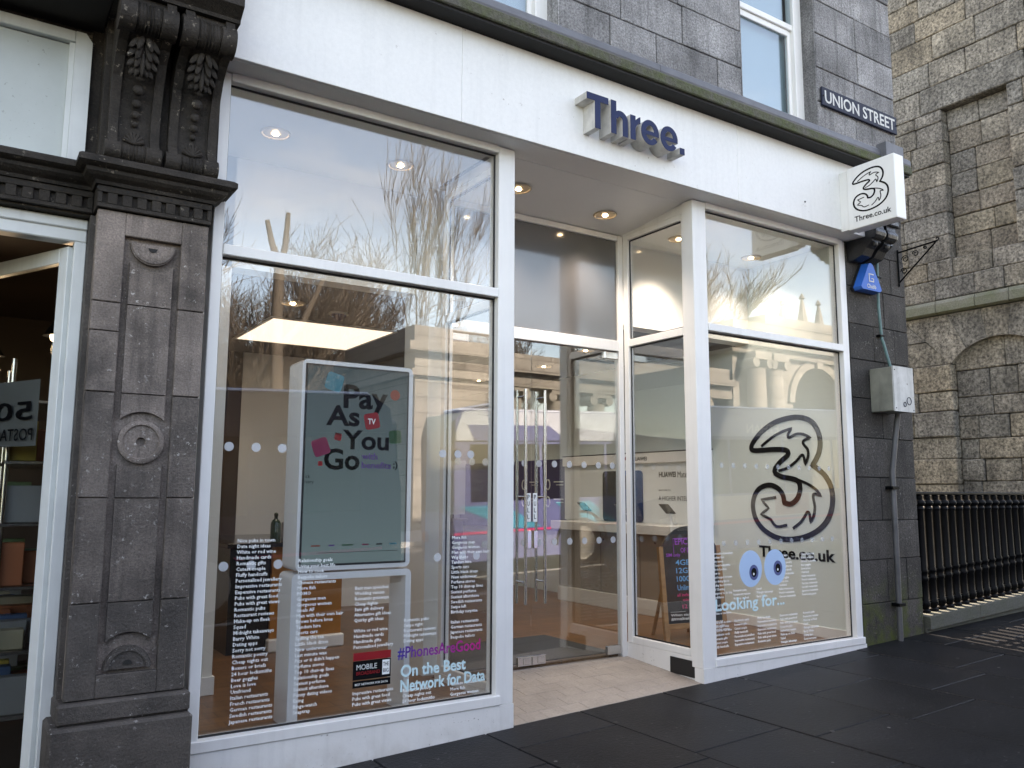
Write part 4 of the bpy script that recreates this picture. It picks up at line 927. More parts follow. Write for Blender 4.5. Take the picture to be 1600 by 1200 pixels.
# ------------------------------------------------------------------ old church wall beyond the railings
ch = thing('church', 'old brown granite church wall with blind window and blind arch beyond the railings', 'church')
CX = 13.0
core = bx('wall', 'church_mortar', ch, CX + .19, CX + 9, .25, 16, 0.0, 12.5)
core2 = core
rc = random.Random(21)
Y0, Y1 = .3, 5.4
NW = (1.22, 2.24, 5.26, 7.78)                      # blind window: y0 y1 z0 z1
AC, AH, ASP, ATOP = 1.60, .735, 3.56, 3.905         # blind arch: centre, half width, springing, crown
AR = ((ATOP - ASP) ** 2 + AH ** 2) / (2 * (ATOP - ASP)); AZ = ATOP - AR
def stone(poly, front, back, ma):
    MB().prism(poly, front, back, 'yz').build('stone', ma, core)
def rows(z0, z1, h, ya, yb, lmin, lmax, ma, front, back, seed):
    q = random.Random(seed); z = z0
    while z < z1 - .05:
        hh = min(h * q.uniform(.8, 1.2), z1 - z); 
        if z1 - (z + hh) < .15: hh = z1 - z
        y = ya; e = [ya]
        while y < yb - lmin * .6: y += q.uniform(lmin, lmax); e.append(y)
        e[-1] = yb
        if len(e) > 2 and e[-1] - e[-2] < lmin * .5: e.pop(-2)
        for a, b in zip(e, e[1:]):
            j = .0045; d = q.uniform(-.012, .014)
            mb = MB().box(front + d, back, a + j, b - j, z + j, z + hh - j, .014)
            # slightly out-of-true quarry faces
            mb.v = [(vx + (q.uniform(-.006, .006) if vx < front + .02 else 0), vy + q.uniform(-.004, .004), vz + q.uniform(-.004, .004)) for vx, vy, vz in mb.v]
            mb.build('stone', ma, core)
        z += hh
bk = CX + .2
# lower storey: arch jambs, recess infill, ring of voussoirs
rows(.15, ASP, .37, AC + AH, Y1, .38, .85, 'church', CX - .06, bk, 1); rows(.15, ASP, .37, Y0, AC - AH, .25, .6, 'church', CX - .06, bk, 2)
rows(.15, ATOP + .02, .36, AC - AH + .002, AC + AH - .002, .34, .75, 'church', CX + .05, bk + .01, 3)
TOP = 4.365; YL, YR = Y0, 2.98
def ipt(a): return (AC + AR * math.sin(a), AZ + AR * math.cos(a))
amax = math.asin(AH / AR); cuts = [-amax, -amax * .56, -amax * .18, amax * .2, amax * .6, amax]
def ext(a):     # where the joint through angle a leaves the ring zone
    p = ipt(a); d = (math.sin(a) * .8, math.cos(a)); t = (TOP - p[1]) / d[1]; q = (p[0] + d[0] * t, TOP); return q
for a, b in zip(cuts, cuts[1:]):
    n = 5; ins = [ipt(a + (b - a) * i / n) for i in range(n + 1)]
    g = .006; poly = [ins[0]] + ins[1:] + [ext(b), ext(a)]
    cy_ = sum(p[0] for p in poly) / len(poly); cz_ = sum(p[1] for p in poly) / len(poly)
    poly = [(cy_ + (p[0] - cy_) * .985, cz_ + (p[1] - cz_) * .985) for p in poly]
    stone(poly, CX - .06 + rc.uniform(-.01, .01), bk, 'church')
eR = ext(amax); iR = ipt(amax); eL = ext(-amax); iL = ipt(-amax)
for k in range(2):
    za, zb = ASP + (TOP - ASP) * k / 2, ASP + (TOP - ASP) * (k + 1) / 2
    fa = lambda z, e_, i_: i_[0] + (e_[0] - i_[0]) * (z - i_[1]) / (e_[1] - i_[1])
    e = [None, 3.25 + .15 * k, 3.8 - .1 * k, 4.3, 4.8, Y1]
    for j_ in range(5):
        a0, a1 = (fa(za, eR, iR), fa(zb, eR, iR)) if j_ == 0 else (e[j_], e[j_]); b0 = e[j_ + 1]
        if b0 - max(a0, a1) < .05: continue
        stone([(a0 + .008, za + .007), (b0 - .007, za + .007), (b0 - .007, zb - .007), (a1 + .008, zb - .007)], CX - .06 + rc.uniform(-.008, .008), bk, 'church')
    stone([(Y0, za + .007), (fa(za, eL, iL) - .008, za + .007), (fa(zb, eL, iL) - .008, zb - .007), (Y0, zb - .007)], CX - .06, bk, 'church')
# string course
y = Y0
while y < Y1:
    L = rc.uniform(.5, .62); b = min(y + L, Y1)
    mb = MB().prism([(CX - .16, 4.40), (CX - .16, 4.53), (CX - .13, 4.59), (CX + .02, 4.62), (CX + .02, 4.375), (CX - .1, 4.375)], 0, 1, 'xy')
    mb.v = [(a_, y + .005 + (b - y - .01) * t_, z_) for a_, z_, t_ in mb.v]; mb.build('string_course_stone', 'string', core); y = b
# upper storey round the blind window
rows(4.62, NW[2], .36, Y0, Y1, .4, .85, 'church', CX - .05, bk, 7)
rows(NW[2], NW[3], .39, NW[1], Y1, .36, .85, 'church', CX - .05, bk, 5); rows(NW[2], NW[3], .42, Y0, NW[0], .3, .7, 'church', CX - .05, bk, 6)
rows(NW[2], NW[3], .37, NW[0] + .002, NW[1] - .002, .36, .62, 'church_warm', CX + .11, bk + .01, 9)
MB().box(CX - .055, bk, NW[0] - .28, NW[1] + .34, NW[3] + .006, NW[3] + .44, .016).build('lintel_stone', 'church', core)
rows(NW[3], NW[3] + .446, .446, NW[1] + .35, Y1, .4, .8, 'church', CX - .05, bk, 8); rows(NW[3], NW[3] + .446, .446, Y0, NW[0] - .29, .4, .8, 'church', CX - .05, bk, 12)
rows(NW[3] + .446, 11.2, .42, Y0, Y1, .5, 1.0, 'church', CX - .05, bk, 10)

# ------------------------------------------------------------------ cast-iron railings on a stone kerb wall
rl = thing('iron_railing', 'black cast iron railing of thick round bars on a mossy stone kerb', 'railing')
def zc(x): return .335 + .05 * (x - 8.0)
rx0, rx1 = 7.90, 12.75
cur = rx0
pl_ = MB().prism([(rx0, zg(rx0) - .1), (rx1, zg(rx1) - .1), (rx1, zc(rx1) - .12), (rx0, zc(rx0) - .12)], .0, .34, 'xz').build('kerb_wall', 'coping', rl)
while cur < rx1 - .1:
    e = min(cur + .92, rx1); MB().prism([(cur + .003, zc(cur) - .118), (e - .003, zc(e) - .118), (e - .003, zc(e)), (cur + .003, zc(cur))], -.04, .36, 'xz').build('coping_stone', 'coping', rl); cur = e
RY = .13; TOPZ = 1.53
MB().box(rx0, rx1, RY - .035, RY + .035, TOPZ - .03, TOPZ, .008).build('top_rail', 'iron', rl)
MB().box(rx0, rx1, RY - .018, RY + .018, 1.405, 1.435, .005).build('upper_rail', 'iron', rl)
def srail(nm, dz, t):
    MB().prism([(rx0, zc(rx0) + dz), (rx1, zc(rx1) + dz), (rx1, zc(rx1) + dz + t), (rx0, zc(rx0) + dz + t)], RY - .016, RY + .016, 'xz').build(nm, 'iron', rl)
srail('mid_rail', .385, .02); srail('mid_rail', .315, .02); srail('bottom_rail', .085, .025)
x = rx0 + .06
while x < rx1 - .05:
    zb = zc(x); rr = .042
    prof = [(.02, zb - .002), (.052, zb), (.052, zb + .02), (.036, zb + .035), (.052, zb + .07), (.052, zb + .10), (rr, zb + .12), (rr, zb + .30), (.049, zb + .315), (.049, zb + .335), (rr, zb + .35), (rr, zb + .38), (.049, zb + .39), (.049, zb + .41), (rr, zb + .43),
            (rr * .92, 1.33), (.048, 1.36), (rr * .9, 1.385), (.058, 1.405), (.062, 1.42), (.056, 1.437), (rr * .85, 1.45), (.038, 1.49), (.02, 1.502)]
    MB().lathe(prof, x, RY, 0, 12).build('baluster', 'iron', rl, True); x += .145

# ------------------------------------------------------------------ inside the phone shop
FZ = .15
fl_ = MB()
for a in ((1.0, 6.95, .94, 10.0), (1.0, 2.998, .092, .9395), (4.91, 6.95, .092, .9395)): fl_.box(a[0], a[1], a[2], a[3], FZ - .03, FZ)
struct(fl_.build('shop_floor', 'floorwood'))
wl = MB(); wl.box(.93, 1.0, .095, 10.0, -.2, 4.0); wl.box(1.0, 1.5, 1.25, 1.42, FZ, 3.92); wl.box(1.0, 1.062, .095, .4, FZ, 3.92)
struct(wl.build('shop_wall_left', 'cream'))
struct(MB().box(6.95, 7.09, .095, 10.0, -.2, 4.0).build('shop_wall_right', 'panelwall'))
struct(MB().box(1.0, 6.95, 9.9, 10.0, FZ, 4.0).build('shop_wall_back', 'cream'))
bh = MB(); bh.box(1.0, 6.95, 1.25, 1.42, 3.1, 3.925); struct(bh.build('bulkhead', 'cream'))
struct(MB().box(1.0, 6.95, 1.42, 9.9, 3.1, 3.2).build('shop_ceiling', mat('unlit_ceiling_grey', (.10, .10, .11), .7)))  # shade of the unlit ceiling is put into its dark colour
uc = MB(); uc.box(1.0, 2.998, .095, 1.25, 3.92, 3.95); uc.box(4.91, 6.95, .095, 1.25, 3.92, 3.95); uc.box(2.998, 4.91, .957, 1.25, 3.92, 3.95)
struct(uc.build('window_bay_ceiling', 'cream'))
struct(MB().box(2.96, 3.10, 1.0, 1.42, FZ, 3.92).build('portal_post', 'cream'))
sk = MB(); sk.box(1.0, 1.515, 1.235, 1.2495, FZ, FZ + .12, .003); sk.box(1.5005, 1.516, 1.25, 1.42, FZ, FZ + .12, .003); sk.box(1.062, 1.076, .095, .41, FZ, FZ + .12, .003)
struct(sk.build('shop_skirting', 'frame'))
struct(MB().box(6.936, 6.9495, .095, 2.0, FZ, FZ + .10, .003).build('shop_skirting_right', 'frame'))
tag(MB().box(3.15, 4.75, .96, 1.95, FZ + .001, FZ + .012, .003).build('entrance_mat', 'doormat'), 'charcoal ribbed mat on the floor just inside the glass doors', 'mat')

def downlight(x, y, z, label, group='round recessed downlights', watts=9.):
    t = thing('downlight', label, 'downlight', group); t.location = (x, y, z)
    MB().lathe([(.084, -.001), (.102, -.001), (.102, -.006), (.097, -.012), (.089, -.012), (.085, -.006)], 0, 0, 0, 28).build('rim', 'rim', t, True)
    MB().lathe([(0, -.0012), (.087, -.0012), (.089, -.0085), (.080, -.0045), (.04, -.0025), (0, -.0022)], 0, 0, 0, 28).build('reflector', 'reflector', t, True)
    MB().sphere((0, 0, -.010), .024, .024, .008, 12, 6).build('lamp', 'bulb', t, True)
    ld = bpy.data.lights.new('downlight_beam', 'SPOT'); ld.energy = watts; ld.spot_size = R(112); ld.spot_blend = .8; ld.shadow_soft_size = .07; ld.color = (.97, .97, 1.)
    lo = bpy.data.objects.new('downlight_beam', ld); C.objects.link(lo); lo.parent = t; lo.location = (0, 0, -.03)
    return t
downlight(1.60, .68, 3.92, 'left downlight above the left window display', watts=3.)
downlight(2.55, .71, 3.92, 'right downlight above the left window display', watts=3.)
downlight(6.62, .90, 3.92, 'downlight above the right window near the side wall', watts=9.)
downlight(5.55, .86, 3.92, 'downlight above the right window near the entrance', watts=30.)
downlight(3.46, .49, 3.8615, 'left downlight in the entrance soffit by the white post', watts=15.)
downlight(4.40, .57, 3.8535, 'right downlight in the entrance soffit', watts=15.)
downlight(2.24, 2.12, 3.1, 'downlight in shop ceiling in front of the big square light panel')
downlight(4.17, 2.71, 3.1, 'downlight in shop ceiling seen beside the doorway glass')
downlight(6.06, 5.39, 3.1, 'deep downlight in shop ceiling seen beside the white post')
downlight(6.06, 3.79, 3.1, 'downlight in shop ceiling seen through the top of the glass door')
downlight(5.75, 2.55, 3.1, 'added downlight above the near end of the phone counter brightening the advert panel', watts=16.)  # extra lamp, added only to brighten the advert panel
downlight(1.75, 4.6, 3.1, 'downlight in shop ceiling above the far end of the till counter', watts=10.)
downlight(3.9, 6.2, 3.1, 'downlight in shop ceiling far behind the cream partition', watts=10.)
for (a, b, c_, d_, lb) in ((2.28, 3.49, 2.78, 4.02, 'large square warm light panel in the shop ceiling behind the left window'), (4.7, 5.9, 6.0, 7.2, 'square warm light panel far back in the shop ceiling'), (2.3, 3.5, 6.4, 7.6, 'rear left square warm light panel in the shop ceiling')):
    t = thing('light_panel', lb, 'light panel', 'square ceiling light panels')
    MB().box(a - .03, b + .03, c_ - .03, c_, 3.085, 3.0995).box(a - .03, b + .03, d_, d_ + .03, 3.085, 3.0995).box(a - .03, a, c_, d_, 3.085, 3.0995).box(b, b + .03, c_, d_, 3.085, 3.0995).build('frame', 'frame', t)
    bx('diffuser', 'panel', t, a, b, c_, d_, 3.088, 3.0985)
for x, y, lb in ((2.72, 2.3, 'small dark camera dome on the shop ceiling beside the light panel'),):
    t = thing('camera_dome', lb, 'camera dome'); MB().lathe([(0, -.07), (.04, -.06), (.065, -.03), (.07, 0), (0, 0)], x, y, 3.0995, 16).build('dome', 'indigo', t, True); MB().lathe([(.07, 0), (.09, 0), (.09, -.012), (.07, -.014)], x, y, 3.0995, 16).build('collar', 'frame', t)

# digital poster kiosk behind the left window
kk = thing('digital_poster_stand', 'white freestanding digital poster with teal screen reading Pay As You Go in left window', 'screen')
def rrect(x0, x1, z0, z1, rad, n=5):
    return [p for cx, cz, a in ((x1 - rad, z0 + rad, -90), (x1 - rad, z1 - rad, 0), (x0 + rad, z1 - rad, 90), (x0 + rad, z0 + rad, 180)) for p in arc(cx, cz, rad, a, a + 90, n)]
KY0, KY1 = .16, .40
MB().prism(rrect(1.672, 2.415, 1.035, 2.305, .035), KY0, KY1, 'xz').build('screen_housing', 'kiosk', kk, True)
MB().prism(rrect(1.692, 2.385, 1.062, 2.280, .008), KY0 - .003, KY0 - .0005, 'xz').build('bezel', 'gasket', kk)
scr = bx('screen', 'screen', kk, 1.704, 2.373, KY0 - .006, KY0 - .0035, 1.074, 2.268)
mb = MB(); out_ = rrect(1.655, 2.43, FZ + .004, 1.022, .035)
mb.prism(out_[:6] + [(2.43, FZ + .004), (2.43, FZ + .004)] if False else [(1.655, FZ + .002), (1.718, FZ + .002), (1.718, .982), (2.392, .982), (2.392, FZ + .002), (2.43, FZ + .002)] + arc(2.395, .987, .035, 0, 90, 5) + arc(1.69, .987, .035, 90, 180, 5), KY0 + .004, KY1, 'xz')
mb.build('stand_frame', 'kiosk', kk, True)
YS = KY0 - .0064
for s_, x_, z_, w_, h_ in (('Pay', 1.937, 1.972, .298, .195), ('As', 1.829, 1.905, .218, .128), ('You', 1.938, 1.762, .312, .122), ('Go', 1.822, 1.635, .232, .132)):
    lettering(s_, 'black', (x_, YS, z_), scr, fit=(w_, h_), size=.15, bold=.004, extrude=.0003)
for s_, x_, z_, w_, h_ in (('with', 2.068, 1.703, .105, .042), ('benefits', 2.068, 1.648, .200, .042)): lettering(s_, 'violet', (x_, YS, z_), scr, fit=(w_, h_), size=.05, bold=.001, extrude=.0003)
lettering(';)', 'black', (2.282, YS, 1.642), scr, fit=(.032, .055), size=.05, bold=.001, extrude=.0003)
lettering('ick\nivery', 'black', (1.708, YS, 1.545), scr, fit=(.055, .06), size=.04, extrude=.0003)
def sticker(x, z, s, rot, ma, nm='app_icon'):
    p = [(x + (a - 0) * math.cos(R(rot)) - b * math.sin(R(rot)), z + a * math.sin(R(rot)) + b * math.cos(R(rot))) for a, b in rrect(-s, s, -s, s, s * .35)]
    return MB().prism(p, YS - .0006, YS + .0005, 'xz').build(nm, ma, scr)
sticker(1.874, 2.175, .055, -15, 'aqua'); sticker(2.13, 1.946, .050, 12, 'red'); sticker(2.293, 1.852, .042, 5, 'green'); sticker(1.800, 1.772, .052, 20, 'magenta'); sticker(1.908, 1.838, .022, -8, 'red'); sticker(1.80, 1.672, .014, 0, 'red')
lettering('TV', 'vinyl', (2.102, YS - .0012, 1.925), scr, fit=(.052, .036), size=.05, bold=.001, extrude=.0003); lettering('hey\nu.', 'black', (1.89, YS - .0012, 1.822), scr, fit=(.042, .045), size=.03, extrude=.0003)
MB().lathe([(0, 0), (.034, 0), (.034, .0006), (0, .0006)], 2.286, 2.12, YS - .0006, 24, 'y').build('red_dot', 'orangered', scr)
xx = 1.76
for w_, ma in ((.07, 'orangered'), (.045, 'violet'), (.09, 'green'), (.055, 'magenta'), (.05, 'black'), (.06, 'aqua')):
    MB().box(xx, xx + w_ * .8, YS - .0005, YS + .0003, 1.178, 1.186).build('logo_strip', ma, scr); xx += w_ + .04
MB().box(1.80, 2.33, YS - .0005, YS + .0003, 1.138, 1.1405).build('small_print', 'black', scr)

# numeral and web address on the right-hand side wall
lg = thing('wall_logo', 'large black outlined numeral logo with web address on pale side wall behind right window', 'logo')
emblem(lambda a, b, d: (6.949 - d, 1.35 - a * 1.25, 1.05 + b * 1.25), lg, .006, .042, .022)
lettering('Three.co.uk', 'black', (6.948, 1.20, .86), lg, SIDE, fit=(.90, .115), size=.12, bold=.003, extrude=.003)

# phone display along the side wall
dc = thing('display_counter', 'taupe phone display counter with cream top along the right shop wall', 'counter')
MB().box(6.42, 6.93, 1.95, 4.15, 1.045, 1.15, .006).build('worktop', 'countertop', dc)
MB().box(6.52, 6.93, 2.0, 4.10, .33, 1.043).build('front_panel', 'counterfront', dc); MB().box(6.50, 6.93, 1.99, 4.11, FZ, .325, .004).build('plinth', 'countertop', dc)
for y in (2.55, 3.25): bx('panel_joint', 'gasket', dc, 6.5185, 6.5195, y, y + .006, .33, 1.04)
for y in (2.30, 3.06, 3.20): MB().sphere((6.517, y, .95), .004, .012, .012).build('lock', 'gasket', dc)
dpn = thing('phone_advert_panel', 'pale grey phone advertising panel above the counter with two giant phone pictures', 'display panel')
MB().box(6.88, 6.945, 1.80, 4.45, 1.152, 1.86).build('panel', 'panelgrey', dpn); MB().box(6.84, 6.945, 1.80, 4.45, 1.862, 1.985, .004).build('header', 'frame', dpn)
bx('header_edge', 'gasket', dpn, 6.838, 6.945, 1.80, 4.45, 1.987, 1.999)
lettering('HUAWEI', 'black', (6.8385, 3.02, 1.895), dpn, SIDE, fit=(.26, .045), size=.05, bold=.001)
for k in range(5):
    a = R(30 + 30 * k); MB().sphere((6.839, 3.13 - .022 * math.cos(a), 1.915 + .02 * math.sin(a)), .002, .007, .022).build('emblem', 'red', dpn)
lettering('HUAWEI', 'black', (6.8785, 2.60, 1.69), dpn, SIDE, fit=(.28, .065), size=.05, bold=.002); lettering('Mate20 Pro', 'black', (6.8785, 2.29, 1.685), dpn, SIDE, fit=(.36, .07), size=.05)
lettering('WELCOME TO', 'black', (6.8785, 2.61, 1.53), dpn, SIDE, fit=(.2, .02), size=.05); lettering('A HIGHER INTELLIGENCE', 'black', (6.8785, 2.61, 1.42), dpn, SIDE, fit=(.72, .052), size=.05)
for y0, y1, ma in ((3.30, 3.62, 'gasket'), (2.88, 3.28, 'phoneblue')):
    p = [(a, b) for a, b in rrect(y0, y1, 1.155, 1.78, .05)]; ph = MB().prism(p, 6.862, 6.879, 'yz').build('phone_picture', ma, dpn)
    MB().prism(rrect(y0 + .12, y1 - .08, 1.55, 1.72, .03), 6.857, 6.8615, 'yz').build('camera_block', 'gasket', ph)
def phone_stand(y, lb):
    t = thing('phone_on_stand', lb, 'phone', 'display phones on stands'); t.location = (6.62, y, 1.1505)
    MB().lathe([(0, 0), (.04, 0), (.04, .008), (0, .01)], 0, 0, 0, 14).build('stand_base', 'frame', t, True)
    MB().tube([(0, 0, .006), (-.012, 0, .07), (-.02, 0, .13)], .014, 8).build('stand_arm', 'frame', t, True)
    MB().tube([(.02, -.02, .008), (.05, -.05, .04), (.02, -.03, .10), (-.01, 0, .12)], .003, 5).build('security_cable', 'frame', t)
    mb = MB().box(-.006, .006, -.075, .075, -.045, .11, .003); mt = Matrix.Rotation(R(-48), 4, 'Y'); mb.v = [tuple((mt @ Vector(v)) + Vector((-.035, 0, .16))) for v in mb.v]
    ph = mb.build('phone', 'blackgloss', t)
    return t
phone_stand(2.02 + .12, 'display phone on stand nearest to the chalkboard'); phone_stand(2.92, 'display phone on stand behind the entrance screen post'); phone_stand(3.62, 'display phone on stand at far end of counter')
ip = thing('wall_poster_panel', 'dark indigo poster panel with white dots and icons deep on the side wall', 'poster')
bx('panel', 'indigo', ip, 6.925, 6.945, 4.5, 7.4, .98, 1.97)
for k, (y, z) in enumerate(((4.9, 1.62), (4.9, 1.38), (5.5, 1.62), (5.5, 1.38))):
    MB().tube([(6.92, y + .05 * math.cos(t * .5236), z + .07 * math.sin(t * .5236)) for t in range(12)], .008, 6, True).build('icon', 'vinyl', ip)
    MB().box(6.919, 6.924, y - .36, y - .14, z + .03, z + .045).box(6.919, 6.924, y - .36, y - .2, z - .01, z + .0).build('text_lines', 'panelgrey', ip)

# chalkboard stand
ab = thing('chalkboard_stand', 'wooden A-board chalkboard with blue and pink chalk writing behind the entrance screen', 'chalkboard')
bw = .62; bx0 = 0.0
mb = MB().prism([(0, .16)] + [(bw, .16), (bw, .86)] + arc(bw / 2, .70, .35, 27, 153, 10) + [(0, .86)], -.012, .012, 'xz'); mb.build('board', 'chalk', ab)
fr_ = MB()
for a, b in ((-.05, -.002), (bw + .002, bw + .05)): fr_.box(a, b, -.02, .02, 0, .86, .003)
fr_.box(-.0015, bw + .0015, -.018, .018, .11, .158, .003); fr_.build('front_frame', 'aframe', ab)
for xx in (.10, bw - .10): MB().tube([(xx, .02, .82), (xx, .42, .0)], .022, 4).build('rear_leg', 'aframe', ab)
def chalk(s, ma, x, z, w, h): lettering(s, ma, (x, -.0135, z), ab, fit=(w, h), size=.06, bold=.0006)
chalk('EPIC DAYS', 'purple', .14, .875, .36, .055); chalk('OF DATA', 'purple', .2, .80, .2, .045); chalk('SIM only', 'purple', .03, .755, .16, .04)
for s_, z in (('4GB data', .685), ('12GB data', .61), ('100GB data', .535), ('Unlimited mins', .455)): chalk(s_, 'cyan', .13, z, .36, .05)
chalk('all include unlimited', 'pink', .12, .40, .36, .028); chalk('minutes & texts', 'pink', .18, .355, .3, .026); chalk('12 months', 'pink', .17, .29, .28, .035)
chalk('When stuff sucks', 'vinyl', .03, .225, .36, .022); chalk('#makeitright', 'vinyl', .03, .18, .36, .035)
MB().box(.03, .2, -.0135, -.0125, .262, .265).build('rule', 'vinyl', ab)
fr2 = MB().tube([(.12, -.0135, .79), (.12, -.0135, .93), (.52, -.0135, .94)], .003, 4).build('chalk_line', 'purple', ab)
ab.location = (5.52, 1.06, FZ + .001); ab.rotation_euler = (R(-6), 0, R(-8))

# till counter and shelves on the left
tc_ = thing('till_counter', 'black till counter with orange wood end panel behind the left window', 'counter')
MB().box(1.93, 2.28, 2.55, 3.9, FZ, 1.03).build('cabinet', 'blackgloss', tc_); MB().box(1.88, 2.95, 2.45, 3.95, 1.032, 1.07, .004).build('worktop', 'blackgloss', tc_)
MB().box(2.282, 2.92, 2.52, 3.8, .26, 1.03).build('end_panel', 'orange', tc_); MB().box(2.26, 2.94, 2.48, 3.8, FZ, .258, .01).build('plinth', 'frame', tc_)
def bottle(x, y, z, h, rr, lb, ma='bottle'):
    return tag(MB().lathe([(0, 0), (rr, 0), (rr, h * .62), (rr * .75, h * .72), (rr * .35, h * .78), (rr * .35, h * .88), (rr * .42, h * .9), (rr * .42, h * .96), (rr * .15, h), (0, h)], x, y, z, 14).build('bottle', ma, None, True), lb, 'bottle')
bottle(2.33, 2.62, 1.0705, .25, .045, 'tall dark green bottle standing on the black till counter'); bottle(2.49, 2.75, 1.0705, .13, .03, 'short dark bottle beside the tall green one on the till counter', 'blackgloss')
tt = thing('till_screen', 'black till screen tilted on the counter half hidden by the digital poster', 'monitor')
mb = MB().box(-.16, .16, -.012, .012, -.13, .13, .006); mt = Matrix.Rotation(R(-28), 4, 'X') @ Matrix.Rotation(R(30), 4, 'Z'); mb.v = [tuple((mt @ Vector(v)) + Vector((2.74, 2.85, 1.30))) for v in mb.v]; mb.build('screen', 'blackgloss', tt)
MB().tube([(2.74, 2.86, 1.0705), (2.74, 2.87, 1.28)], .02, 8).build('stem', 'blackgloss', tt)
gb = tag(MB().box(2.55, 2.72, 2.95, 3.15, 1.0705, 1.22, .006).build('card_reader_box', mat('grey_box_plastic', (.28, .27, .25), .5)), 'small grey box on the till counter behind the bottles', 'box')
pw_ = thing('partition', 'cream partition wall with brown edge panel behind the till counter', 'partition')
MB().box(2.60, 5.2, 4.9, 5.0, FZ, 3.098).build('wall_panel', 'cream', pw_); MB().box(2.44, 2.598, 4.9, 5.0, FZ, 3.098).build('edge_panel', 'brown', pw_)
shf = thing('wall_shelves', 'dark shelving with hanging accessories at the far left of the shop', 'shelves')
MB().box(1.4, 4.3, 7.6, 7.65, FZ, 2.6).build('back_panel', 'brown', shf)
for z in (.5, .9, 1.3, 1.7, 2.1): MB().box(1.4, 4.3, 7.3, 7.6, z, z + .03, .003).build('shelf', 'orange', shf)
rg = random.Random(9)
acc = thing('shelf_goods', 'boxed phone accessories standing on the dark shelves', 'boxes')
for z in (.53, .93, 1.33, 1.73):
    x = 1.45
    while x < 4.2:
        w = rg.uniform(.06, .14); MB().box(x, x + w - .015, 7.35, 7.55, z + .001, z + rg.uniform(.14, .3), .004).build('accessory_box', rg.choice(cols), acc); x += w
bs_ = thing('brochure_stand', 'black stand with a white notice card seen beside the entrance screen', 'stand')
MB().box(5.35, 5.95, 5.6, 5.85, FZ, 1.1).build('cabinet', 'blackgloss', bs_); MB().box(5.3, 6.0, 5.55, 5.9, 1.102, 1.14, .004).build('top', 'brown', bs_)
MB().box(5.62, 5.98, 5.60, 5.61, 1.20, 1.95).build('notice_card', 'vinyl', bs_); MB().tube([(5.8, 5.62, 1.14), (5.8, 5.62, 1.25)], .012, 6).build('stem', 'iron', bs_)

# ------------------------------------------------------------------ across the street (seen mirrored in the glass)
bus = thing('bus', 'white and lilac single deck bus standing at the kerb behind the viewer', 'bus')
L = 11.6; D = 2.5
MB().prism([(.03, .32), (0, .9), (.04, 2.0), (.16, 2.62), (.42, 2.86), (11.2, 2.86), (11.45, 2.7), (11.6, 1.6), (11.58, .32)], -D, 0, 'xz').build('body', 'buslilac', bus)
MB().prism([(.2, 2.36), (.42, 2.868), (11.2, 2.868), (11.4, 2.36)], .002, .03, 'xz').build('roof_panel', 'buswhite', bus)
MB().prism([(.5, 2.63), (2.2, 2.63), (2.6, 2.36), (.62, 2.36)], .0305, .034, 'xz').build('roof_flash', 'buslilac', bus)
MB().box(.4, 11.2, -D + .1, -.1, 2.861, 2.93, .03).build('roof', 'buswhite', bus)
for i in range(7):
    a = .55 + i * 1.5; MB().box(a, a + 1.44, .003, .016, 1.32, 2.30, .006).build('window', 'busblack', bus)
MB().box(3.2, 11.3, .003, .008, .78, .82).build('pink_line', 'buspink', bus); MB().box(.1, 2.2, .003, .008, .78, .82).build('pink_line', 'buspink', bus)
MB().prism([(2.3, 1.25), (3.1, 1.25), (4.1, .6), (3.4, .6)], .003, .006, 'xz').build('aqua_swoosh', 'busaqua', bus); MB().prism([(.3, 1.25), (1.2, 1.25), (2.0, .84), (1.3, .84)], .003, .006, 'xz').build('aqua_swoosh', 'busaqua', bus)
MB().box(4.2, 7.4, .003, .012, .86, 1.28).build('side_advert', mat('bus_cream_advert', (.5, .46, .42), .4), bus); MB().box(6.2, 7.2, .0125, .016, .88, 1.26).build('advert_picture', 'orangered', bus)
lettering('ETHAN', 'vinyl', (6.4, .0345, 2.42), bus, Matrix(((-1, 0, 0), (0, 0, 1), (0, 1, 0))), fit=(.9, .17), size=.2, bold=.003)
for wx in (2.9, 9.0):
    w = MB().lathe([(0, -.28), (.47, -.28), (.49, -.2), (.49, -.04), (.46, .012), (.30, .012), (0, -.02)], wx, .49, 0, 28, 'y').build('wheel', 'tyre', bus, True)
    MB().lathe([(.30, .013), (.29, .02), (.20, -.015), (.10, -.01), (.09, .03), (0, .03)], wx, .49, 0, 24, 'y').build('rim', 'hub', w, True)
    MB().prism(arc(wx, .49, .60, 0, 180, 16) + arc(wx, .49, .55, 180, 0, 16), .003, .014, 'xz').build('wheel_arch', 'busblack', w)
MB().prism([(-D + .06, 1.18), (-.06, 1.18), (-.09, 2.45), (-.3, 2.78), (-D + .3, 2.78), (-D + .09, 2.45)], -.02, .2, 'yz').build('rear_window', 'busblack', bus)
MB().box(-.012, -.002, -1.3, -.25, 1.28, 1.95).build('rear_advert', 'buspurple', bus) if False else MB().box(-.03, -.021, -1.25, -.2, 1.27, 1.85).build('rear_advert', 'buspurple', bus)
lettering('Go\nRoam', 'buswhite', (-.032, -.35, 1.52), bus, SIDE, fit=(.5, .22), size=.1)
lettering('67784', 'buswhite', (-.004, -.30, 1.02), bus, SIDE, fit=(.42, .11), size=.1, bold=.001)
for y in (-.18, -D + .18): MB().lathe([(0, -.03), (.09, -.03), (.09, .01)], y, .75, 0, 14, 'x').build('tail_light', 'red', bus)
MB().tube([(.35, .03, 2.2), (.1, .25, 2.2), (.05, .28, 1.9)], .02, 6).build('mirror_arm', 'busblack', bus)
MB().prism([(-D + .12, 1.05), (-.12, 1.05), (-.16, 2.5), (-.4, 2.66), (-D + .4, 2.66), (-D + .16, 2.5)], 11.50, 11.62, 'yz').build('windscreen', 'busblack', bus)
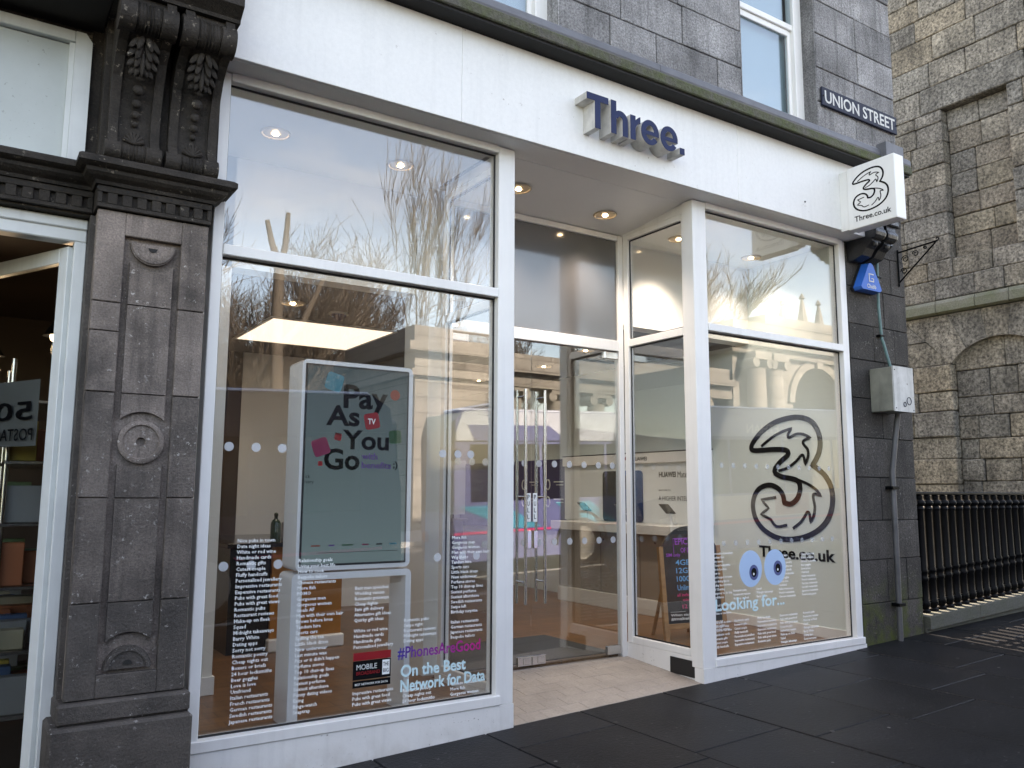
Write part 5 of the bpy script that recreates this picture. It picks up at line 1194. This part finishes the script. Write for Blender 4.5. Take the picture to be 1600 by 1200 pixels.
for y in (-.3, -D + .3): MB().sphere((11.56, y, .72), .06, .16, .1).build('headlight', 'vinyl', bus)
bus2 = copy_tree(bus); bus2['label'] = 'second bus, dark indigo, queued behind the lilac one at the kerb'
M['busdark'] = mat('bus_dark_indigo_paint', (.035, .035, .06), .3, coat=.3)
for c_ in bus2.children:
    if c_.name.split('.')[0] in ('body', 'roof_panel', 'roof_flash', 'side_advert', 'advert_picture', 'aqua_swoosh'):
        c_.material_slots[0].link = 'OBJECT'; c_.material_slots[0].material = M['busdark']; bus2['group'] = bus['group'] = 'buses at the kerb'
bus2.location = (-6.45, -5.75, zg(-3) - .13 - .037 * 2.9); bus2.rotation_euler = (0, -math.atan(.037), 0)
bus.location = (6.72, -5.75, zg(9.6) - .13 - .037 * 2.9); bus.rotation_euler = (0, -math.atan(.037), 0)

op = thing('stone_screen', 'pale stone colonnade and arched gateway across the street mirrored in the windows', 'building')
def obox(*a): return MB().box(*a)
gz = .3
pv = MB(); pv.box(12.4, 16.2, -26, -20.0, gz - .5, 5.4).box(12.2, 16.4, -26.2, -19.8, 5.40, 5.62).box(12.36, 16.24, -26, -19.96, 5.62, 6.2).box(12.0, 16.6, -26.4, -19.6, 6.2, 6.5).box(12.3, 16.3, -26, -19.9, 6.5, 7.1); pv.build('pavilion', 'sandstone', op)
en = MB(); en.box(16.2, 28, -21.2, -20.2, 5.62, 6.15).box(16.2, 28, -21.4, -19.9, 6.15, 6.42).box(16.2, 28, -21.1, -20.3, 6.42, 6.95); en.build('entablature', 'sandstone', op)
en.v = []; 
for cxx in (17.9, 20.0, 22.1, 24.2, 26.3):
    c_ = MB().lathe([(.62, gz), (.62, gz + .25), (.5, gz + .3), (.44, gz + .42), (.43, 2.2), (.36, 5.2), (.42, 5.25)], cxx, -20.7, 0, 18).build('column', 'sandstone', op, True)
    v_ = MB().box(cxx - .5, cxx + .5, -21.15, -20.25, 5.45, 5.615)
    for sx in (-.42, .42): v_.lathe([(0, -21.1), (.2, -21.1), (.2, -20.28), (0, -20.28)], cxx + sx, 5.34, 0, 14, 'y')
    v_.build('capital', 'sandstone', c_)
MB().box(16.2, 28, -21.1, -20.3, gz - .4, gz + .5).build('low_wall', 'sandstone', op)
bk_ = MB().box(16.6, 27.5, -25.6, -25, gz, 5.3).build('rear_house_wall', 'sandstone', op)
for cxx in (18.2, 21.0, 23.6, 26.2): 
    w = MB().box(cxx - .6, cxx + .6, -24.99, -24.95, 2.0, 4.6).build('window', 'busblack', op)
    MB().box(cxx - .65, cxx - .58, -24.99, -24.9, 1.95, 4.65).box(cxx + .58, cxx + .65, -24.99, -24.9, 1.95, 4.65).box(cxx - .03, cxx + .03, -24.96, -24.9, 2, 4.6).box(cxx - .57, cxx + .57, -24.96, -24.9, 3.27, 3.35).box(cxx - .7, cxx + .7, -24.99, -24.85, 1.85, 1.945).build('sash_bars', 'frame', w)
gt = MB(); gcx, grad, gsp = 34.0, 1.75, 5.75
poly = [(28.2, gz - .5), (gcx - grad, gz - .5)] + list(reversed(arc(gcx, gsp, grad, 0, 180, 24))) + [(gcx + grad, gz - .5), (39.8, gz - .5), (39.8, 7.75), (28.2, 7.75)]
gt.prism(poly, -23, -20.3, 'xz'); gt.box(27.9, 40.1, -23.3, -20.0, 7.752, 8.1).box(27.6, 40.4, -23.6, -19.7, 8.1, 8.4).box(28.1, 39.9, -23, -20.1, 8.4, 9.25).box(30.2, 37.8, -23, -20.05, 9.25, 9.7); gt.build('gateway', 'sandstone', op)
ar_ = MB().prism(arc(gcx, gsp, grad + .38, 0, 180, 24) + arc(gcx, gsp, grad + .02, 180, 0, 24), -20.299, -20.15, 'xz'); ar_.box(gcx - .22, gcx + .22, -20.29, -19.98, gsp + grad - .05, gsp + grad + .62); ar_.build('arch_ring', 'sandstone', op)
for cxx in (29.1, 30.3, 37.7, 38.9):
    c_ = MB().lathe([(.62, gz), (.62, gz + .25), (.5, gz + .45), (.47, 2.6), (.40, 7.0), (.45, 7.05)], cxx, -19.75, 0, 18).build('column', 'sandstone', op, True)
    v_ = MB().box(cxx - .52, cxx + .52, -20.2, -19.3, 7.4, 7.74)
    for sx in (-.45, .45): v_.lathe([(0, -20.2), (.22, -20.2), (.22, -19.33), (0, -19.33)], cxx + sx, 7.25, 0, 14, 'y')
    v_.build('capital', 'sandstone', c_)
hall = thing('added_dark_hall', 'added long low dark hall behind the mirrored bare trees to darken the reflections', 'building')  # added dark mass that dims the bright gap in the window reflections
MB().box(-14, 26, -58, -47, 0, 8.2).build('wall', 'hallstone', hall); MB().prism([(-46.6, 8.2), (-52.5, 11.5), (-58.4, 8.2)], -14.3, 26.3, 'yz').build('roof', 'slate_roof', hall)
for i in range(10): w = MB().box(-12 + i * 3.9, -10.6 + i * 3.9, -46.99, -46.95, 3.2, 6.6).build('window', 'busblack', hall)
sp = thing('church_pinnacles', 'slim pale stone church pinnacles rising behind the gateway across the street', 'church')
for sx, zt in ((62.9, 19.6), (65.9, 20.6), (68.4, 20.3)): MB().lathe([(.9, 0), (.9, 15.5), (1.2, 15.7), (.8, 16.2), (.12, zt - .6), (.3, zt - .5), (.05, zt)], sx, -45, 0, 8).build('pinnacle', 'sandstone', sp)
MB().box(58, 78, -60, -46, 0, 14).build('nave_wall', 'sandstone', sp)

# bare winter trees in the churchyard
def bare_tree(x, y, h, r0, seed, label, spread=.55, levels=6, upright=.25, kids=(3, 4), pollard=False, trunk_h=.3):
    q = random.Random(seed); root = thing('bare_tree', label, 'tree', 'bare winter trees across the street'); root.location = (x, y, 0)
    tr = MB(); crown = MB()
    def grow(p, d, ln, rad, lev):
        segs = 4 if lev < 2 else 3 if lev < 4 else 2; pts = [p.copy()]; rr = [rad]; dd = d.copy()
        for i in range(segs):
            dd = (dd + Vector((q.uniform(-1, 1), q.uniform(-1, 1), q.uniform(-.6, .9))) * (.10 + .022 * lev)).normalized()
            p = p + dd * ln / segs; pts.append(p.copy()); rr.append(rad * (1 - .42 * (i + 1) / segs))
        (tr if lev == 0 else crown).tube(pts, rr, 8 if lev == 0 else 6 if lev == 1 else 4 if lev < 4 else 3)
        if lev >= levels: return
        n = q.randint(*kids)
        for k in range(n):
            t = 1. if k == 0 else q.uniform(.35 if lev else .7, 1.)
            b = pts[min(segs, int(t * segs))]; a = Vector((q.uniform(-1, 1), q.uniform(-1, 1), 0)).normalized() * spread * q.uniform(.6, 1.4)
            nd = (dd * (1 if k else 1.5) + a + Vector((0, 0, upright))).normalized()
            grow(b, nd, ln * q.uniform(.66, .86), max(.013, rr[-1] * q.uniform(.5, .75)), lev + 1)
    grow(Vector((0, 0, 0)), Vector((0, 0, 1)), h * trunk_h, r0, 0)
    tr.build('trunk', 'bark', root, True); crown.build('crown', 'bark', root)
    return root
TREES = [
    (5.6, -26, 12, .15, 1, 'leftmost bare tree mirrored in the left window', .55, .25, .30),
    (9.9, -30, 13, .17, 2, 'twiggy bare tree mirrored behind the light panel', .6, .25, .26),
    (14.2, -31, 14, .18, 3, 'spreading bare tree mirrored above the stone pavilion', .75, .2, .26),
    (17.3, -27.5, 18, .15, 4, 'tall slim upright bare tree mirrored beside the white post', .26, .5, .34),
    (29.6, -27, 15, .16, 5, 'bare tree mirrored at left edge of the right window', .45, .25, .3),
    (23.5, -33, 12, .15, 6, 'bare tree mirrored above the colonnade in the glass door', .6, .25, .28),
    (2.6, -29, 12, .16, 8, 'bare tree mirrored at the far left edge of the left window', .6, .25, .26),
    (12.0, -27.5, 10, .13, 9, 'small bushy bare tree mirrored between the pollard and the pavilion', .85, .15, .2),
    (7.6, -33, 13, .17, 10, 'far bare tree mirrored between the two leftmost trees', .7, .2, .24),
    (10.8, -38, 15, .18, 12, 'farthest bare tree mirrored behind the twiggy one', .7, .2, .25),
    (5.0, -40, 15, .18, 13, 'far bare tree mirrored behind the left shelves', .7, .2, .2),
    (14.0, -42, 16, .18, 14, 'far bare tree mirrored over the digital poster', .75, .2, .2)]
for x, y, h, r0, seed, lb, sp_, up_, th_ in TREES:
    bare_tree(x, y, h * 1.12, r0, seed, lb, spread=sp_, levels=6 if seed != 4 else 5, upright=up_, trunk_h=th_, kids=(3, 5))
po_ = thing('pollarded_tree', 'pollarded tree with cut-back forked trunk mirrored in the left window', 'tree'); po_.location = (9.1, -24.5, 0)
MB().tube([(0, 0, 0), (.1, 0, 4), (-.05, 0, 7.5), (-.02, 0, 9.8)], [.27, .24, .21, .19], 10).build('trunk', 'bark', po_, True)
cm = MB()
for pth in ([(-.02, 0, 9.6), (.15, 0, 10.4), (.2, .05, 11.7)], [(-.02, 0, 9.6), (-.35, 0, 10.5), (-.55, 0, 11.3)], [(.0, 0, 6.6), (.9, .1, 7.7), (1.6, .1, 9.4)]): cm.tube(pth, [.15, .12, .09], 8)
cm.build('crown', 'bark', po_, True)
